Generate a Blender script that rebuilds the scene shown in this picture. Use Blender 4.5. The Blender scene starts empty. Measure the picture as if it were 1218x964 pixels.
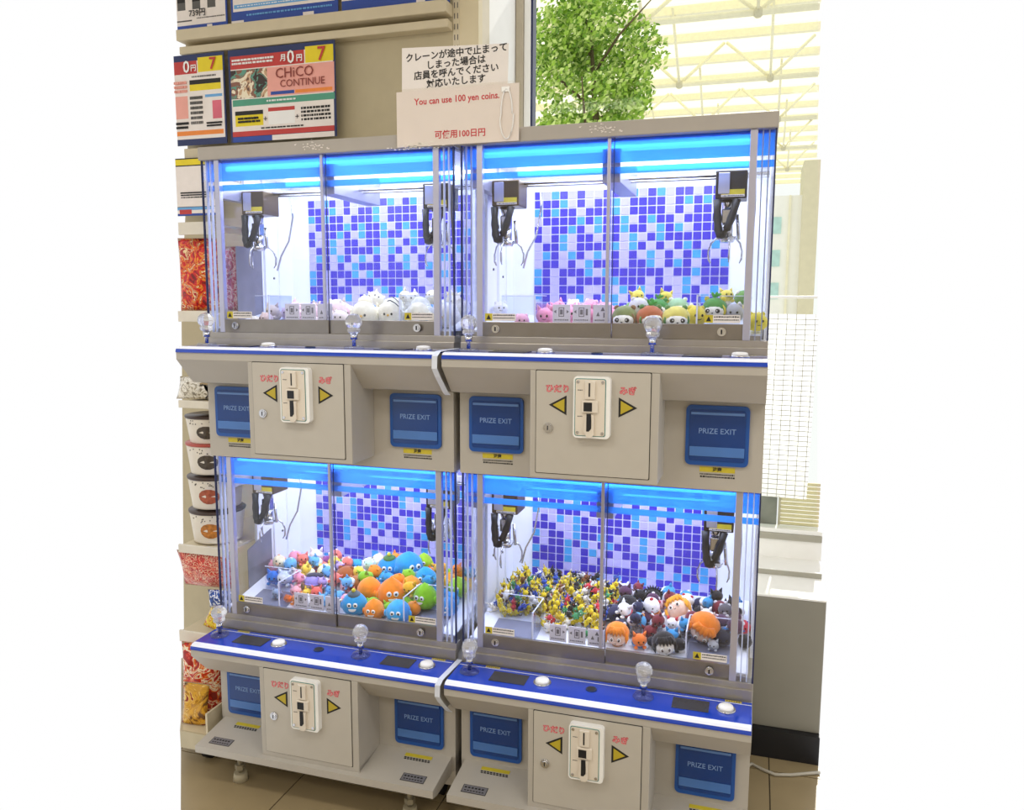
import bpy, bmesh, math, random
from mathutils import Vector, Matrix
PI = math.pi
rnd = random.Random(7)
SC = bpy.context.scene
COL = SC.collection

# ------------------------------------------------------------------ camera, world, sun, lights, exposure
cam_d = bpy.data.cameras.new('camera'); cam = bpy.data.objects.new('camera', cam_d); COL.objects.link(cam)
cam_d.sensor_width = 36.0; cam_d.lens = 36.0 * 946.753 / 1218.0; cam_d.clip_start = 0.05; cam_d.clip_end = 200
_R = ((0.95631265, -0.28956732, -0.04021055), (0.29232381, 0.94884219, 0.11935359), (0.00359257, -0.12589385, 0.99203721))
M4 = Matrix(((_R[0][0], _R[0][2], -_R[0][1], 0.81887), (_R[1][0], _R[1][2], -_R[1][1], -2.17816),
             (_R[2][0], _R[2][2], -_R[2][1], 1.56785), (0, 0, 0, 1)))
cam.matrix_world = M4
SC.camera = cam
W = bpy.data.worlds.new('world'); SC.world = W; W.use_nodes = True
bg = W.node_tree.nodes['Background']; bg.inputs[0].default_value = (1, 1, 1, 1); bg.inputs[1].default_value = 1.0
SC.view_settings.view_transform = 'Standard'; SC.view_settings.look = 'None'
SC.view_settings.exposure = 0.0; SC.view_settings.gamma = 1.0; SC.view_settings.use_curve_mapping = False
try:
    SC.cycles.max_bounces = 10; SC.cycles.transparent_max_bounces = 24
    SC.cycles.glossy_bounces = 4; SC.cycles.transmission_bounces = 8
except Exception: pass
def light(name, kind, loc, rot, energy, color, size=None, sizey=None):
    l = bpy.data.lights.new(name, kind); l.energy = energy; l.color = color
    if kind == 'AREA':
        l.shape = 'RECTANGLE'; l.size = size; l.size_y = sizey
    if kind == 'SUN': l.angle = size
    o = bpy.data.objects.new(name, l); COL.objects.link(o); o.location = loc; o.rotation_euler = rot
    return o
sun = light('sun', 'SUN', (3, 6, 6), (0, 0, 0), 3.4, (1, .97, .9), 0.02)
sun.rotation_euler = Vector((.07, .80, .66)).to_track_quat('Z', 'Y').to_euler()
for lx_, ly_ in ((-.6, -1.5), (1.6, -1.5), (-.6, -3.2), (1.6, -3.2)):
    light('store_light', 'AREA', (lx_, ly_, 2.93), (0, 0, 0), 16, (1, .965, .90), 1.25, .30)

# ------------------------------------------------------------------ materials
def lin(h):
    h = h.lstrip('#'); c = [int(h[i:i+2], 16) / 255 for i in (0, 2, 4)]
    return tuple((x / 12.92 if x <= .04045 else ((x + .055) / 1.055) ** 2.4) for x in c) + (1,)
MATS = {}
def mat(name, hexc, rough=.5, metal=0., var=.06, nscale=18., bump=0., emit=0., coat=0., spec=.5, sheen=0.):
    if name in MATS: return MATS[name]
    m = bpy.data.materials.new(name); m.use_nodes = True; nt = m.node_tree; p = nt.nodes['Principled BSDF']
    c = lin(hexc)
    tc = nt.nodes.new('ShaderNodeTexCoord'); n = nt.nodes.new('ShaderNodeTexNoise'); n.inputs['Scale'].default_value = nscale
    n.inputs['Detail'].default_value = 3
    nt.links.new(tc.outputs['Object'], n.inputs['Vector'])
    r = nt.nodes.new('ShaderNodeValToRGB')
    r.color_ramp.elements[0].position = .3; r.color_ramp.elements[1].position = .7
    r.color_ramp.elements[0].color = tuple(x * (1 - var) for x in c[:3]) + (1,)
    r.color_ramp.elements[1].color = tuple(min(1, x * (1 + var)) for x in c[:3]) + (1,)
    nt.links.new(n.outputs['Fac'], r.inputs['Fac']); nt.links.new(r.outputs['Color'], p.inputs['Base Color'])
    p.inputs['Roughness'].default_value = rough; p.inputs['Metallic'].default_value = metal
    p.inputs['Specular IOR Level'].default_value = spec
    if coat: p.inputs['Coat Weight'].default_value = coat
    if sheen: p.inputs['Sheen Weight'].default_value = sheen
    if emit: p.inputs['Emission Color'].default_value = c; p.inputs['Emission Strength'].default_value = emit
    if bump:
        b = nt.nodes.new('ShaderNodeBump'); b.inputs['Strength'].default_value = bump; b.inputs['Distance'].default_value = .002
        n2 = nt.nodes.new('ShaderNodeTexNoise'); n2.inputs['Scale'].default_value = nscale * 12
        nt.links.new(tc.outputs['Object'], n2.inputs['Vector']); nt.links.new(n2.outputs['Fac'], b.inputs['Height'])
        nt.links.new(b.outputs['Normal'], p.inputs['Normal'])
    MATS[name] = m; return m
def glass(name, tint='#ffffff', ior=1.45, rough=.01, mixc=1.0):
    if name in MATS: return MATS[name]
    m = bpy.data.materials.new(name); m.use_nodes = True; nt = m.node_tree; nt.nodes.clear()
    o = nt.nodes.new('ShaderNodeOutputMaterial'); mx = nt.nodes.new('ShaderNodeMixShader')
    t = nt.nodes.new('ShaderNodeBsdfTransparent'); t.inputs[0].default_value = lin(tint)
    g = nt.nodes.new('ShaderNodeBsdfGlossy'); g.inputs['Roughness'].default_value = rough
    # Schlick reflectance that is the same from both sides of a thin pane
    ge = nt.nodes.new('ShaderNodeNewGeometry'); dt = nt.nodes.new('ShaderNodeVectorMath'); dt.operation = 'DOT_PRODUCT'
    nt.links.new(ge.outputs['Normal'], dt.inputs[0]); nt.links.new(ge.outputs['Incoming'], dt.inputs[1])
    def mth(op, a, b=None):
        n = nt.nodes.new('ShaderNodeMath'); n.operation = op
        for i_, v in enumerate((a, b)):
            if v is None: continue
            if hasattr(v, 'is_linked') or hasattr(v, 'links'): nt.links.new(v, n.inputs[i_])
            else: n.inputs[i_].default_value = v
        return n.outputs[0]
    f0 = ((ior-1)/(ior+1))**2
    c_ = mth('SUBTRACT', 1.0, mth('ABSOLUTE', dt.outputs['Value'])); c5 = mth('POWER', c_, 5.0)
    fr = mth('ADD', mth('MULTIPLY', c5, (1-f0)*.8*mixc), f0*mixc)
    nt.links.new(fr, mx.inputs[0])
    nt.links.new(t.outputs[0], mx.inputs[1]); nt.links.new(g.outputs[0], mx.inputs[2]); nt.links.new(mx.outputs[0], o.inputs[0])
    MATS[name] = m; return m
def film(name, hexc, trans=.5, translucent=.35):
    """tinted translucent plastic: partly see-through, partly scattering"""
    if name in MATS: return MATS[name]
    m = bpy.data.materials.new(name); m.use_nodes = True; nt = m.node_tree; nt.nodes.clear()
    o = nt.nodes.new('ShaderNodeOutputMaterial')
    t = nt.nodes.new('ShaderNodeBsdfTransparent'); t.inputs[0].default_value = lin(hexc)
    d = nt.nodes.new('ShaderNodeBsdfTranslucent'); d.inputs[0].default_value = lin(hexc)
    p = nt.nodes.new('ShaderNodeBsdfPrincipled'); p.inputs['Base Color'].default_value = lin(hexc); p.inputs['Roughness'].default_value = .15
    a = nt.nodes.new('ShaderNodeMixShader'); a.inputs[0].default_value = trans
    b = nt.nodes.new('ShaderNodeMixShader'); b.inputs[0].default_value = translucent
    nt.links.new(p.outputs[0], b.inputs[1]); nt.links.new(d.outputs[0], b.inputs[2])
    nt.links.new(b.outputs[0], a.inputs[1]); nt.links.new(t.outputs[0], a.inputs[2]); nt.links.new(a.outputs[0], o.inputs[0])
    MATS[name] = m; return m
def crystal():
    if 'crystal' in MATS: return MATS['crystal']
    m = bpy.data.materials.new('crystal'); m.use_nodes = True; p = m.node_tree.nodes['Principled BSDF']
    p.inputs['Base Color'].default_value = (.92, .93, .96, 1); p.inputs['Roughness'].default_value = .04
    p.inputs['Transmission Weight'].default_value = .75; p.inputs['IOR'].default_value = 1.5
    MATS['crystal'] = m; return m
def patterned(name, cols, scale=30., rough=.3, dist=2., kind='noise', detail=4):
    """procedural printed foil: several colours split by a distorted noise"""
    if name in MATS: return MATS[name]
    m = bpy.data.materials.new(name); m.use_nodes = True; nt = m.node_tree; p = nt.nodes['Principled BSDF']
    tc = nt.nodes.new('ShaderNodeTexCoord')
    if kind == 'noise':
        n = nt.nodes.new('ShaderNodeTexNoise'); n.inputs['Detail'].default_value = detail; n.inputs['Distortion'].default_value = dist; out = n.outputs['Fac']
    elif kind == 'voronoi':
        n = nt.nodes.new('ShaderNodeTexVoronoi'); out = n.outputs['Distance']
    else:
        n = nt.nodes.new('ShaderNodeTexWave'); n.inputs['Distortion'].default_value = dist; out = n.outputs['Fac']
    n.inputs['Scale'].default_value = scale
    nt.links.new(tc.outputs['Object'], n.inputs['Vector'])
    r = nt.nodes.new('ShaderNodeValToRGB'); r.color_ramp.interpolation = 'CONSTANT'
    k = len(cols)
    while len(r.color_ramp.elements) < k: r.color_ramp.elements.new(.5)
    lo, hi = (.36, .64) if kind == 'noise' else (0.0, .8)
    for i, c in enumerate(cols):
        r.color_ramp.elements[i].position = 0 if i == 0 else lo + (hi - lo) * (i - .5) / (k - 1)
        r.color_ramp.elements[i].color = lin(c)
    nt.links.new(out, r.inputs['Fac']); nt.links.new(r.outputs['Color'], p.inputs['Base Color'])
    p.inputs['Roughness'].default_value = rough
    MATS[name] = m; return m

BODY = mat('cream_powder_coat', '#b4aea4', .42, var=.02, bump=.05)
BODYL = mat('door_powder_coat', '#bbb5aa', .42, var=.02, bump=.05)
ROOF = mat('roof_greige', '#a8a198', .5, var=.03)
SILL = mat('sill_metal', '#a8a29a', .32, .55, var=.05)
RAIL = mat('rail_metal', '#8d8780', .28, .75, var=.06)
POST = mat('anodised_post', '#b9b9cc', .3, .6, var=.04)
CHROME = mat('chrome', '#c9c9cc', .15, 1., var=.05)
DARKM = mat('dark_metal', '#3b342c', .4, .4)
BLACK = mat('black_plastic', '#15151a', .45)
GAP = mat('painted_gap_shadow', '#2c2821', .9)  # dark tone painted in for the shade in the door gap
NAVY = mat('navy_edge', '#1b2350', .3)
WHITEP = mat('white_panel', '#eef1fa', .35, var=.015)
GROUT = mat('pale_grout', '#dcdcf5', .5, var=.02)
TV = mat('violet_tile', '#3d33b4', .3, var=.08, nscale=40)
TL = mat('lavender_tile', '#b4afe8', .3, var=.05, nscale=40)
TC = mat('sky_tile', '#3f98d8', .3, var=.08, nscale=40)
BLUEC = mat('control_blue', '#0b3fb8', .12, var=.03, coat=.5)
BLUED = mat('prize_door_blue', '#16509f', .3, var=.03)
BLUEF = mat('prize_flap_blue', '#123c80', .16, var=.04)
BLUEB = mat('flap_band_blue', '#4a78bd', .3, var=.04)
BLUEH = mat('flap_highlight_edge', '#8fb4e6', .25)
STRIP = mat('painted_reflection_strip', '#f2f5ff', .25, var=.01)  # white for the painted bevel reflection and the printed pinstripe
WHITE = mat('white_plastic', '#f2f1ee', .35, var=.015)
CREAMP = mat('cream_plastic', '#ddd3c4', .4, var=.02)
TEAL = mat('teal_line', '#4f8580', .4)
YEL = mat('arrow_yellow', '#b9a429', .5, var=.03)
YELS = mat('sticker_yellow', '#c9b730', .5, var=.08, nscale=60)
RED = mat('red_ink', '#c8303c', .5)
PINKI = mat('pink_outline', '#f3b6bb', .5)
INK = mat('black_ink', '#1c1a18', .6)
GREYT = mat('grey_ink', '#5d5b58', .6)
PAPER = mat('paper', '#e9e2dc', .7, var=.02)
LED = mat('led_tube', '#dfeaff', .3, emit=6.0)
GL = glass('cabinet_glass', '#fbfcff')
ACR = glass('clear_acrylic', '#f4f7ff', 1.5)
BFILM = film('blue_film', '#78c0ff', .62, .75)
GREYP = mat('grey_panel', '#77767f', .3, var=.12, nscale=25)

# ------------------------------------------------------------------ mesh helpers
class B:
    def __init__(s): s.bm = bmesh.new(); s.mi = 0
    def _mark(s, fs, smooth=False):
        for f in fs: f.material_index = s.mi; f.smooth = smooth
    def box(s, x0, x1, y0, y1, z0, z1, bev=0, seg=2):
        t = bmesh.new()
        bmesh.ops.create_cube(t, size=1)
        bmesh.ops.scale(t, vec=(abs(x1-x0), abs(y1-y0), abs(z1-z0)), verts=t.verts)
        bmesh.ops.translate(t, vec=((x0+x1)/2, (y0+y1)/2, (z0+z1)/2), verts=t.verts)
        if bev: bmesh.ops.bevel(t, geom=t.edges[:], offset=bev, segments=seg, profile=.5, affect='EDGES')
        return s.merge(t, smooth=False)
    def merge(s, t, smooth=False, M=None):
        if M is not None: bmesh.ops.transform(t, matrix=M, verts=t.verts)
        n0 = len(s.bm.faces); me = bpy.data.meshes.new('t'); t.to_mesh(me); t.free()
        s.bm.from_mesh(me); bpy.data.meshes.remove(me); s.bm.faces.ensure_lookup_table()
        s._mark(s.bm.faces[n0:], smooth); return s
    def ball(s, c, r, u=14, v=9, M=None, smooth=True):
        t = bmesh.new(); bmesh.ops.create_uvsphere(t, u_segments=u, v_segments=v, radius=1)
        r = r if isinstance(r, (tuple, list)) else (r, r, r)
        bmesh.ops.scale(t, vec=r, verts=t.verts)
        if M is not None: bmesh.ops.transform(t, matrix=M, verts=t.verts)
        bmesh.ops.translate(t, vec=c, verts=t.verts); return s.merge(t, smooth)
    def ico(s, c, r, sub=1, smooth=False):
        t = bmesh.new(); bmesh.ops.create_icosphere(t, subdivisions=sub, radius=1)
        r = r if isinstance(r, (tuple, list)) else (r, r, r)
        bmesh.ops.scale(t, vec=r, verts=t.verts); bmesh.ops.translate(t, vec=c, verts=t.verts); return s.merge(t, smooth)
    def cyl(s, p0, p1, r0, r1=None, n=16, smooth=True):
        p0 = Vector(p0); p1 = Vector(p1); r1 = r0 if r1 is None else r1
        t = bmesh.new(); bmesh.ops.create_cone(t, cap_ends=True, segments=n, radius1=r0, radius2=max(r1, 1e-5), depth=(p1-p0).length)
        q = (p1-p0).to_track_quat('Z', 'Y').to_matrix().to_4x4(); q.translation = (p0+p1)/2
        n0 = len(s.bm.faces); s.merge(t, smooth, q); s.bm.faces.ensure_lookup_table()
        for f in s.bm.faces[n0:]:
            if len(f.verts) > 4: f.smooth = False
        return s
    def tube(s, pts, r, n=8):
        pts = [Vector(p) for p in pts]; rings = []
        for i, p in enumerate(pts):
            d = (pts[min(i+1, len(pts)-1)] - pts[max(i-1, 0)]).normalized()
            a = d.cross(Vector((0, 0, 1)) if abs(d.z) < .9 else Vector((1, 0, 0))).normalized(); b = d.cross(a)
            rr = r[i] if isinstance(r, (list, tuple)) else r
            rings.append([s.bm.verts.new(p + a*math.cos(2*PI*k/n)*rr + b*math.sin(2*PI*k/n)*rr) for k in range(n)])
        fs = []
        for i in range(len(rings)-1):
            for k in range(n):
                fs.append(s.bm.faces.new((rings[i][k], rings[i][(k+1) % n], rings[i+1][(k+1) % n], rings[i+1][k])))
        fs.append(s.bm.faces.new(rings[0][::-1])); fs.append(s.bm.faces.new(rings[-1]))
        s._mark(fs, True); return s
    def lathe(s, prof, n=20, smooth=True, c=(0, 0, 0), wob=0):
        rings = []
        for r, z in prof:
            rings.append([s.bm.verts.new((c[0] + max(r, 1e-4)*(1+wob*math.sin(5*2*PI*k/n))*math.cos(2*PI*k/n), c[1] + max(r, 1e-4)*(1+wob*math.sin(5*2*PI*k/n))*math.sin(2*PI*k/n), c[2]+z)) for k in range(n)])
        fs = []
        for i in range(len(rings)-1):
            for k in range(n): fs.append(s.bm.faces.new((rings[i][k], rings[i][(k+1) % n], rings[i+1][(k+1) % n], rings[i+1][k])))
        fs.append(s.bm.faces.new(rings[0][::-1])); fs.append(s.bm.faces.new(rings[-1]))
        s._mark(fs, smooth); return s
    def prism(s, pts, axis, a, b):
        """pts are 2D: axis x -> (y,z); y -> (x,z); z -> (x,y)"""
        f = {'x': lambda p, t: (t, p[0], p[1]), 'y': lambda p, t: (p[0], t, p[1]), 'z': lambda p, t: (p[0], p[1], t)}[axis]
        A = [s.bm.verts.new(f(p, a)) for p in pts]; Bv = [s.bm.verts.new(f(p, b)) for p in pts]; n = len(pts)
        fs = [s.bm.faces.new(A), s.bm.faces.new(Bv[::-1])]
        for i in range(n): fs.append(s.bm.faces.new((A[i], Bv[i], Bv[(i+1) % n], A[(i+1) % n])))
        bmesh.ops.recalc_face_normals(s.bm, faces=fs); s._mark(fs); return s
    def rrect(s, x0, x1, z0, z1, y0, y1, r, n=5):
        pts = []
        for cx, cz, a0 in ((x1-r, z1-r, 0), (x0+r, z1-r, 90), (x0+r, z0+r, 180), (x1-r, z0+r, 270)):
            for k in range(n+1):
                a = math.radians(a0 + 90*k/n); pts.append((cx + r*math.cos(a), cz + r*math.sin(a)))
        return s.prism(pts, 'y', y0, y1)
    def m(s, i): s.mi = i; return s
    def mesh(s, name, mats):
        me = bpy.data.meshes.new(name); s.bm.to_mesh(me); s.bm.free()
        for mm in (mats if isinstance(mats, (list, tuple)) else [mats]): me.materials.append(mm)
        return me
    def obj(s, name, mats, parent=None, loc=(0, 0, 0), rot=(0, 0, 0), label=None):
        return put(name, s.mesh(name, mats), parent, loc, rot, label)
def put(name, me, parent=None, loc=(0, 0, 0), rot=(0, 0, 0), label=None):
    o = bpy.data.objects.new(name, me); COL.objects.link(o); o.parent = parent; o.location = loc; o.rotation_euler = rot
    if label: o['label'] = label
    return o
def thing(name, label, cat, loc=(0, 0, 0), rot=(0, 0, 0), group=None):
    o = bpy.data.objects.new(name, None); COL.objects.link(o); o.location = loc; o.rotation_euler = rot; o.empty_display_size = .05
    return tag(o, label, cat, group)
def tag(o, label, cat, group=None):
    o['label'] = label; o['category'] = cat
    if group: o['group'] = group
    return o
def struct(o): o['kind'] = 'structure'; return o
def copy_tree(o, parent=None):
    c = o.copy(); COL.objects.link(c); c.parent = parent
    for ch in list(o.children): copy_tree(ch, c)
    return c
TXT = {}
def text_mesh(body, size, thick=.0004, bold=0., m=None, sx=1., align='CENTER', space=1.0, mats=None):
    key = (body, size, bold, m.name if m else '', sx, align)
    if key in TXT: return TXT[key]
    cu = bpy.data.curves.new('lettering', 'FONT'); cu.body = body; cu.size = size; cu.align_x = align; cu.align_y = 'CENTER'
    cu.extrude = thick; cu.offset = bold; cu.resolution_u = 2; cu.space_line = space
    o = bpy.data.objects.new('t', cu); COL.objects.link(o)
    dg = bpy.context.evaluated_depsgraph_get(); me = bpy.data.meshes.new_from_object(o.evaluated_get(dg))
    bpy.data.objects.remove(o); bpy.data.curves.remove(cu)
    me.transform(Matrix.Diagonal((sx, 1, 1, 1))); me.transform(Matrix.Rotation(PI/2, 4, 'X'))
    me.materials.clear(); me.materials.append(m or INK); TXT[key] = me
    return me
def dashes(b, x0, x1, zc, y, h, seed, gap=.35):
    """illegible small print: a row of tiny printed bars"""
    r = random.Random(seed); x = x0
    while x < x1:
        w = h * r.uniform(.5, 1.3)
        b.box(x, min(x+w, x1), y-.0003, y, zc-h/2*r.uniform(.7, 1), zc+h/2*r.uniform(.6, 1)); x += w + h*gap
    return b

# ------------------------------------------------------------------ the setting: floor, wall, window bay
FT = mat('floor_tile', '#9c8a68', .35, var=.07, nscale=5, bump=.03)
FJ = mat('floor_joint', '#4a3f2c', .8)
def clip_poly(poly, nx, ny, d):
    out = []
    for i in range(len(poly)):
        a, b = poly[i], poly[(i+1) % len(poly)]
        fa = a[0]*nx + a[1]*ny - d; fb = b[0]*nx + b[1]*ny - d
        if fa >= 0: out.append(a)
        if (fa >= 0) != (fb >= 0):
            t = fa / (fa - fb); out.append((a[0]+(b[0]-a[0])*t, a[1]+(b[1]-a[1])*t))
    return out
# the modelled floor ends on the left along the line (-1.112,.06)-(-.835,-.278)
LA, LB = (-1.112, .06), (-.835, -.278)
ldx, ldy = LB[0]-LA[0], LB[1]-LA[1]; LN = (-ldy, ldx); LD = LN[0]*LA[0] + LN[1]*LA[1]
sub = clip_poly([(-1.5, -.75), (1.083, -.75), (1.083, .9), (-1.5, .9)], LN[0], LN[1], LD)
floor = struct(B().prism(sub, 'z', -.02, -.0025).obj('floor', FJ))
fx = [-1.567, -1.07, -.572, -.075, .423, .921, 1.419]; fy = [-.74, -.49, .0, .49, .98]
for i in range(6):
    for j in range(4):
        g = .0022
        poly = [(fx[i]+g, fy[j]+g), (fx[i+1]-g, fy[j]+g), (fx[i+1]-g, fy[j+1]-g), (fx[i]+g, fy[j+1]-g)]
        poly = clip_poly(poly, LN[0], LN[1], LD); poly = clip_poly(poly, -1, 0, -1.083) if poly else poly
        poly = clip_poly(poly, 0, -1, -.9) if poly else poly
        if len(poly) >= 3: B().prism(poly, 'z', -.012, 0).obj('floor_tile', FT, floor)
struct(B().box(-2.0, 3.5, -4.5, -.752, -.02, 0).obj('floor_front', FT))
CEI = mat('ceiling_white', '#dcd8ce', .8, var=.02)
struct(B().box(-2.0, 3.5, -4.5, .66, 2.95, 2.99).obj('ceiling', CEI))
struct(B().box(-2.0, 3.5, -4.56, -4.5, 0, 2.95).obj('wall_front', mat('wall_cream', '#d9cfba', .8, var=.03)))
WALLM = mat('wall_cream', '#d9cfba', .8, var=.03)
WHITEW = mat('white_reveal', '#f7f6f2', .8, var=.01)
wall = struct(B().box(-1.31, -.13, .56, .64, -.01, 2.78).obj('wall_back', WALLM))
# window bay: white reveal, sill ledges, low cabinet box below
rev = struct(B().box(-.19, -.13, .64, 1.02, .0, 2.78).obj('wall_reveal', WHITEW))
BOXM = mat('low_wall_grey', '#8f8b7e', .6, var=.04, nscale=6)
low = struct(B().box(.2, 1.083, .60, .66, .100, .572, .003).obj('wall_low', BOXM))
struct(B().box(.60, 1.083, .572, .604, 0, .1005).obj('baseboard_and_shade', BLACK))  # black plinth also takes in the recess and floor shade
LEDGE = mat('sill_sunlit_tone', '#f5f3ee', .5, var=.015)  # sunlight on the ledges put into the colour
LEDGEG = mat('sill_shaded_tone', '#a7a395', .5, var=.03)  # greyer copy, paints the shade on the sill fronts
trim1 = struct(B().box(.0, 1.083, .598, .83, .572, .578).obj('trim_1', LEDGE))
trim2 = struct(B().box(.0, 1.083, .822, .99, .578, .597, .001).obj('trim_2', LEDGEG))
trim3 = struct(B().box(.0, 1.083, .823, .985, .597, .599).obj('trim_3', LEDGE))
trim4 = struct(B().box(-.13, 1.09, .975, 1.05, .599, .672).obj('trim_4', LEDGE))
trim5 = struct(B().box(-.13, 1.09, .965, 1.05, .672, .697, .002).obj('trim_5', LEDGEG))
FRW = mat('window_frame_white', '#f3f2ee', .4, var=.01); FRB = mat('window_frame_beige', '#b9ae98', .5, var=.03)
win = struct(B().prism([(-.13, .712), (1.072, .712), (.975, 2.78), (-.13, 2.78)], 'y', .985, .992).obj('window_1', glass('window_glass', '#fdfffd', 1.3, .01, .25)))
B().box(-.128, -.098, .955, 1.03, .70, 2.78, .002).obj('window_frame', FRB, win)
B().box(-.097, -.07, .965, 1.03, .70, 2.78, .002).obj('window_frame', FRW, win)
B().box(-.069, -.062, .97, 1.02, .70, 2.78).obj('window_gasket', NAVY, win)
B().box(-.062, 1.09, .97, 1.03, .697, .714, .002).obj('window_frame', FRW, win)
B().box(-.062, 1.03, .975, 1.01, 1.592, 1.602, .002).obj('glazing_bar', FRW, win)

# ------------------------------------------------------------------ the claw machines
WID, DEP = .85, .485
DZ = -.94
def ofs(z0): return (0, 0, z0)
def build_machine(root):
    # ---- body
    UZ, LZ = 1.457, .517
    # roof cap
    b = B().box(-.003, .853, -.012, DEP+.03, .553+UZ, .593+UZ, .003)
    b.obj('roof_cap', ROOF, root)
    b = B(); r = random.Random(4)
    for k in range(40):
        x = .40 + r.gauss(0, .028); z = 2.030 + r.gauss(0, .006)
        b.box(x, x + r.uniform(.002, .006), -.0127, -.0122, z, z + r.uniform(.001, .003))
    b.obj('worn_sticker', PAPER, root, label='scraped pale sticker residue')['kind'] = 'stuff'
    cache = {}
    def P(name, fn, mats, z0, parent=root, label=None, dz=0.):
        k = (name, fn.__name__)
        if k not in cache:
            b = B(); fn(b); cache[k] = b.mesh(name, mats)
        return put(name, cache[k], parent, (0, 0, z0+dz) if parent is root else (0, 0, 0), label=label)
    def PC(name, fn, mats, parent, label=None):     # child sharing the parent's frame
        k = (name, fn.__name__)
        if k not in cache:
            b = B(); fn(b); cache[k] = b.mesh(name, mats)
        return put(name, cache[k], parent, (0, 0, 0), label=label)
    for deck in (0, 1):
        z0 = (UZ, LZ)[deck]; cz = z0 - (0, .010)[deck]
        # console housing
        def housing(b):
            prof = [(.0, -.034), (-.02, -.026), (-.135, -.026), (-.156, -.034), (-.156, -.060), (-.085, -.136), (-.016, -.146),
                    (-.016, -.384), (.02, -.384), (.02, -.034)]
            b.prism(prof, 'x', .0, WID)
            b.box(.0, WID, .02, DEP+.03, -.384, -.042)
        P('console_housing', housing, BODY, cz)
        # coin box
        def coinbox(b):
            b.box(.252, .592, -.1562, -.016, -.350, -.062, .002)
        P('coin_box', coinbox, BODY, cz)
        def seam(b): b.rrect(.2675, .5715, -.3375, -.0600, -.1568, -.150, .003)
        def door(b): b.rrect(.2695, .5695, -.3355, -.0622, -.1590, -.150, .003)
        P('door_seam', seam, GAP, cz)
        cd = P('coin_door', door, BODYL, cz)
        def bezel(b): b.rrect(.374, .470, -.233, -.073, -.178, -.158, .010)
        mech = PC('coin_mechanism', bezel, WHITE, cd)
        def tline(b): b.rrect(.378, .459, -.228, -.078, -.1788, -.177, .006)
        PC('teal_border', tline, TEAL, cd)
        def plate(b):
            b.rrect(.380, .457, -.226, -.080, -.1797, -.177, .005)
            b.box(.405, .432, -.186, -.178, -.131, -.084, .002)
            b.box(.398, .440, -.186, -.178, -.166, -.134, .002)
            b.prism([(.408, -.170), (.430, -.170), (.430, -.222), (.424, -.230), (.412, -.230), (.404, -.215)], 'y', -.187, -.178)
        PC('coin_plate', plate, CREAMP, cd)
        def slots(b):
            b.box(.4155, .4195, -.1866, -.185, -.124, -.089)
            b.box(.403, .425, -.1866, -.185, -.162, -.139)
            b.prism([(.411, -.168), (.423, -.168), (.424, -.185), (.424, -.206), (.418, -.214), (.411, -.214)], 'y', -.1876, -.186)
        PC('coin_slot', slots, BLACK, cd)
        if 'scr' not in cache: cache['scr'] = B().cyl((0, -.1815, 0), (0, -.179, 0), .0042, n=10).mesh('plate_screw', CHROME)
        for x in (.386, .451):
            for z in (-.087, -.219): put('plate_screw', cache['scr'], cd, (x, 0, z))
        def lbl(b):
            dashes(b, .386, .399, -.108, -.1798, .003, 1); dashes(b, .386, .399, -.176, -.1798, .003, 2)
        PC('small_print', lbl, GREYT, cd)['kind'] = 'stuff'
        def arr(b, o, s):
            tip = (.305, -.152) if s < 0 else (.537, -.152); bx = .351 if s < 0 else .489
            b.prism([tip, (bx, -.127), (bx, -.177)] if s < 0 else [tip, (bx, -.177), (bx, -.127)], 'y', -.1596-o, -.159)
        def arrowL(b):
            b.m(0).prism([(.304, -.152), (.352, -.126), (.352, -.178)], 'y', -.1596, -.159)
            b.m(1).prism([(.315, -.152), (.3465, -.1345), (.3465, -.1695)], 'y', -.1600, -.1596)
        def arrowR(b):
            b.m(0).prism([(.537, -.152), (.489, -.178), (.489, -.126)], 'y', -.1596, -.159)
            b.m(1).prism([(.526, -.152), (.4945, -.1695), (.4945, -.1345)], 'y', -.1600, -.1596)
        PC('arrow_sticker', arrowL, [INK, YEL], cd, 'yellow left-pointing arrow with black border')
        PC('arrow_sticker_right', arrowR, [INK, YEL], cd, 'yellow right-pointing arrow with black border').name = 'arrow_sticker'
        for tx, x in (('ひだり', .328), ('みぎ', .512)):
            put('lettering', text_mesh(tx, .022, .0003, .0010, RED), cd, (x, -.1593, -.110), label='red Japanese word with pink fill')
            put('lettering_fill', text_mesh(tx, .022, .0003, -.0004, PINKI), cd, (x, -.1599, -.110))
        def lockf(b):
            b.m(0).cyl((.303, -.164, -.213), (.303, -.158, -.213), .0125, n=20)
            b.cyl((.303, -.1665, -.213), (.303, -.163, -.213), .0088, .0095, n=20)
            b.m(1).box(.3015, .3045, -.1668, -.166, -.219, -.207)
        PC('door_lock', lockf, [CHROME, BLACK], cd)
        # prize doors
        for x0, x1 in ((.031, .195), (.649, .813)):
            def frame(b, x0=x0, x1=x1):
                b.rrect(x0, x1, -.316, -.154, -.024, -.014, .014)
            b = B(); frame(b); pf = b.obj('prize_door', BLUED, root, (0, 0, cz))
            B().rrect(x0+.010, x1-.010, -.303, -.166, -.0262, -.022, .006).obj('flap', BLUEF, pf)
            B().box(x0+.013, x1-.013, -.0285, -.026, -.179, -.172, .0008).obj('flap_edge', BLUEH if False else mat('flap_edge_blue', '#5f86c4', .25), pf)
            B().box(x0+.011, x1-.011, -.0285, -.026, -.291, -.265, .001).obj('flap_band', BLUEB, pf)
            put('lettering', text_mesh('PRIZE EXIT', .0205, .0003, 0, mat('pale_blue_ink', '#7f9fd2', .5), .98), pf, ((x0+x1)/2, -.0266, -.223))
            # caution sticker
            xc = (x0+x1)/2 + .003
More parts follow.
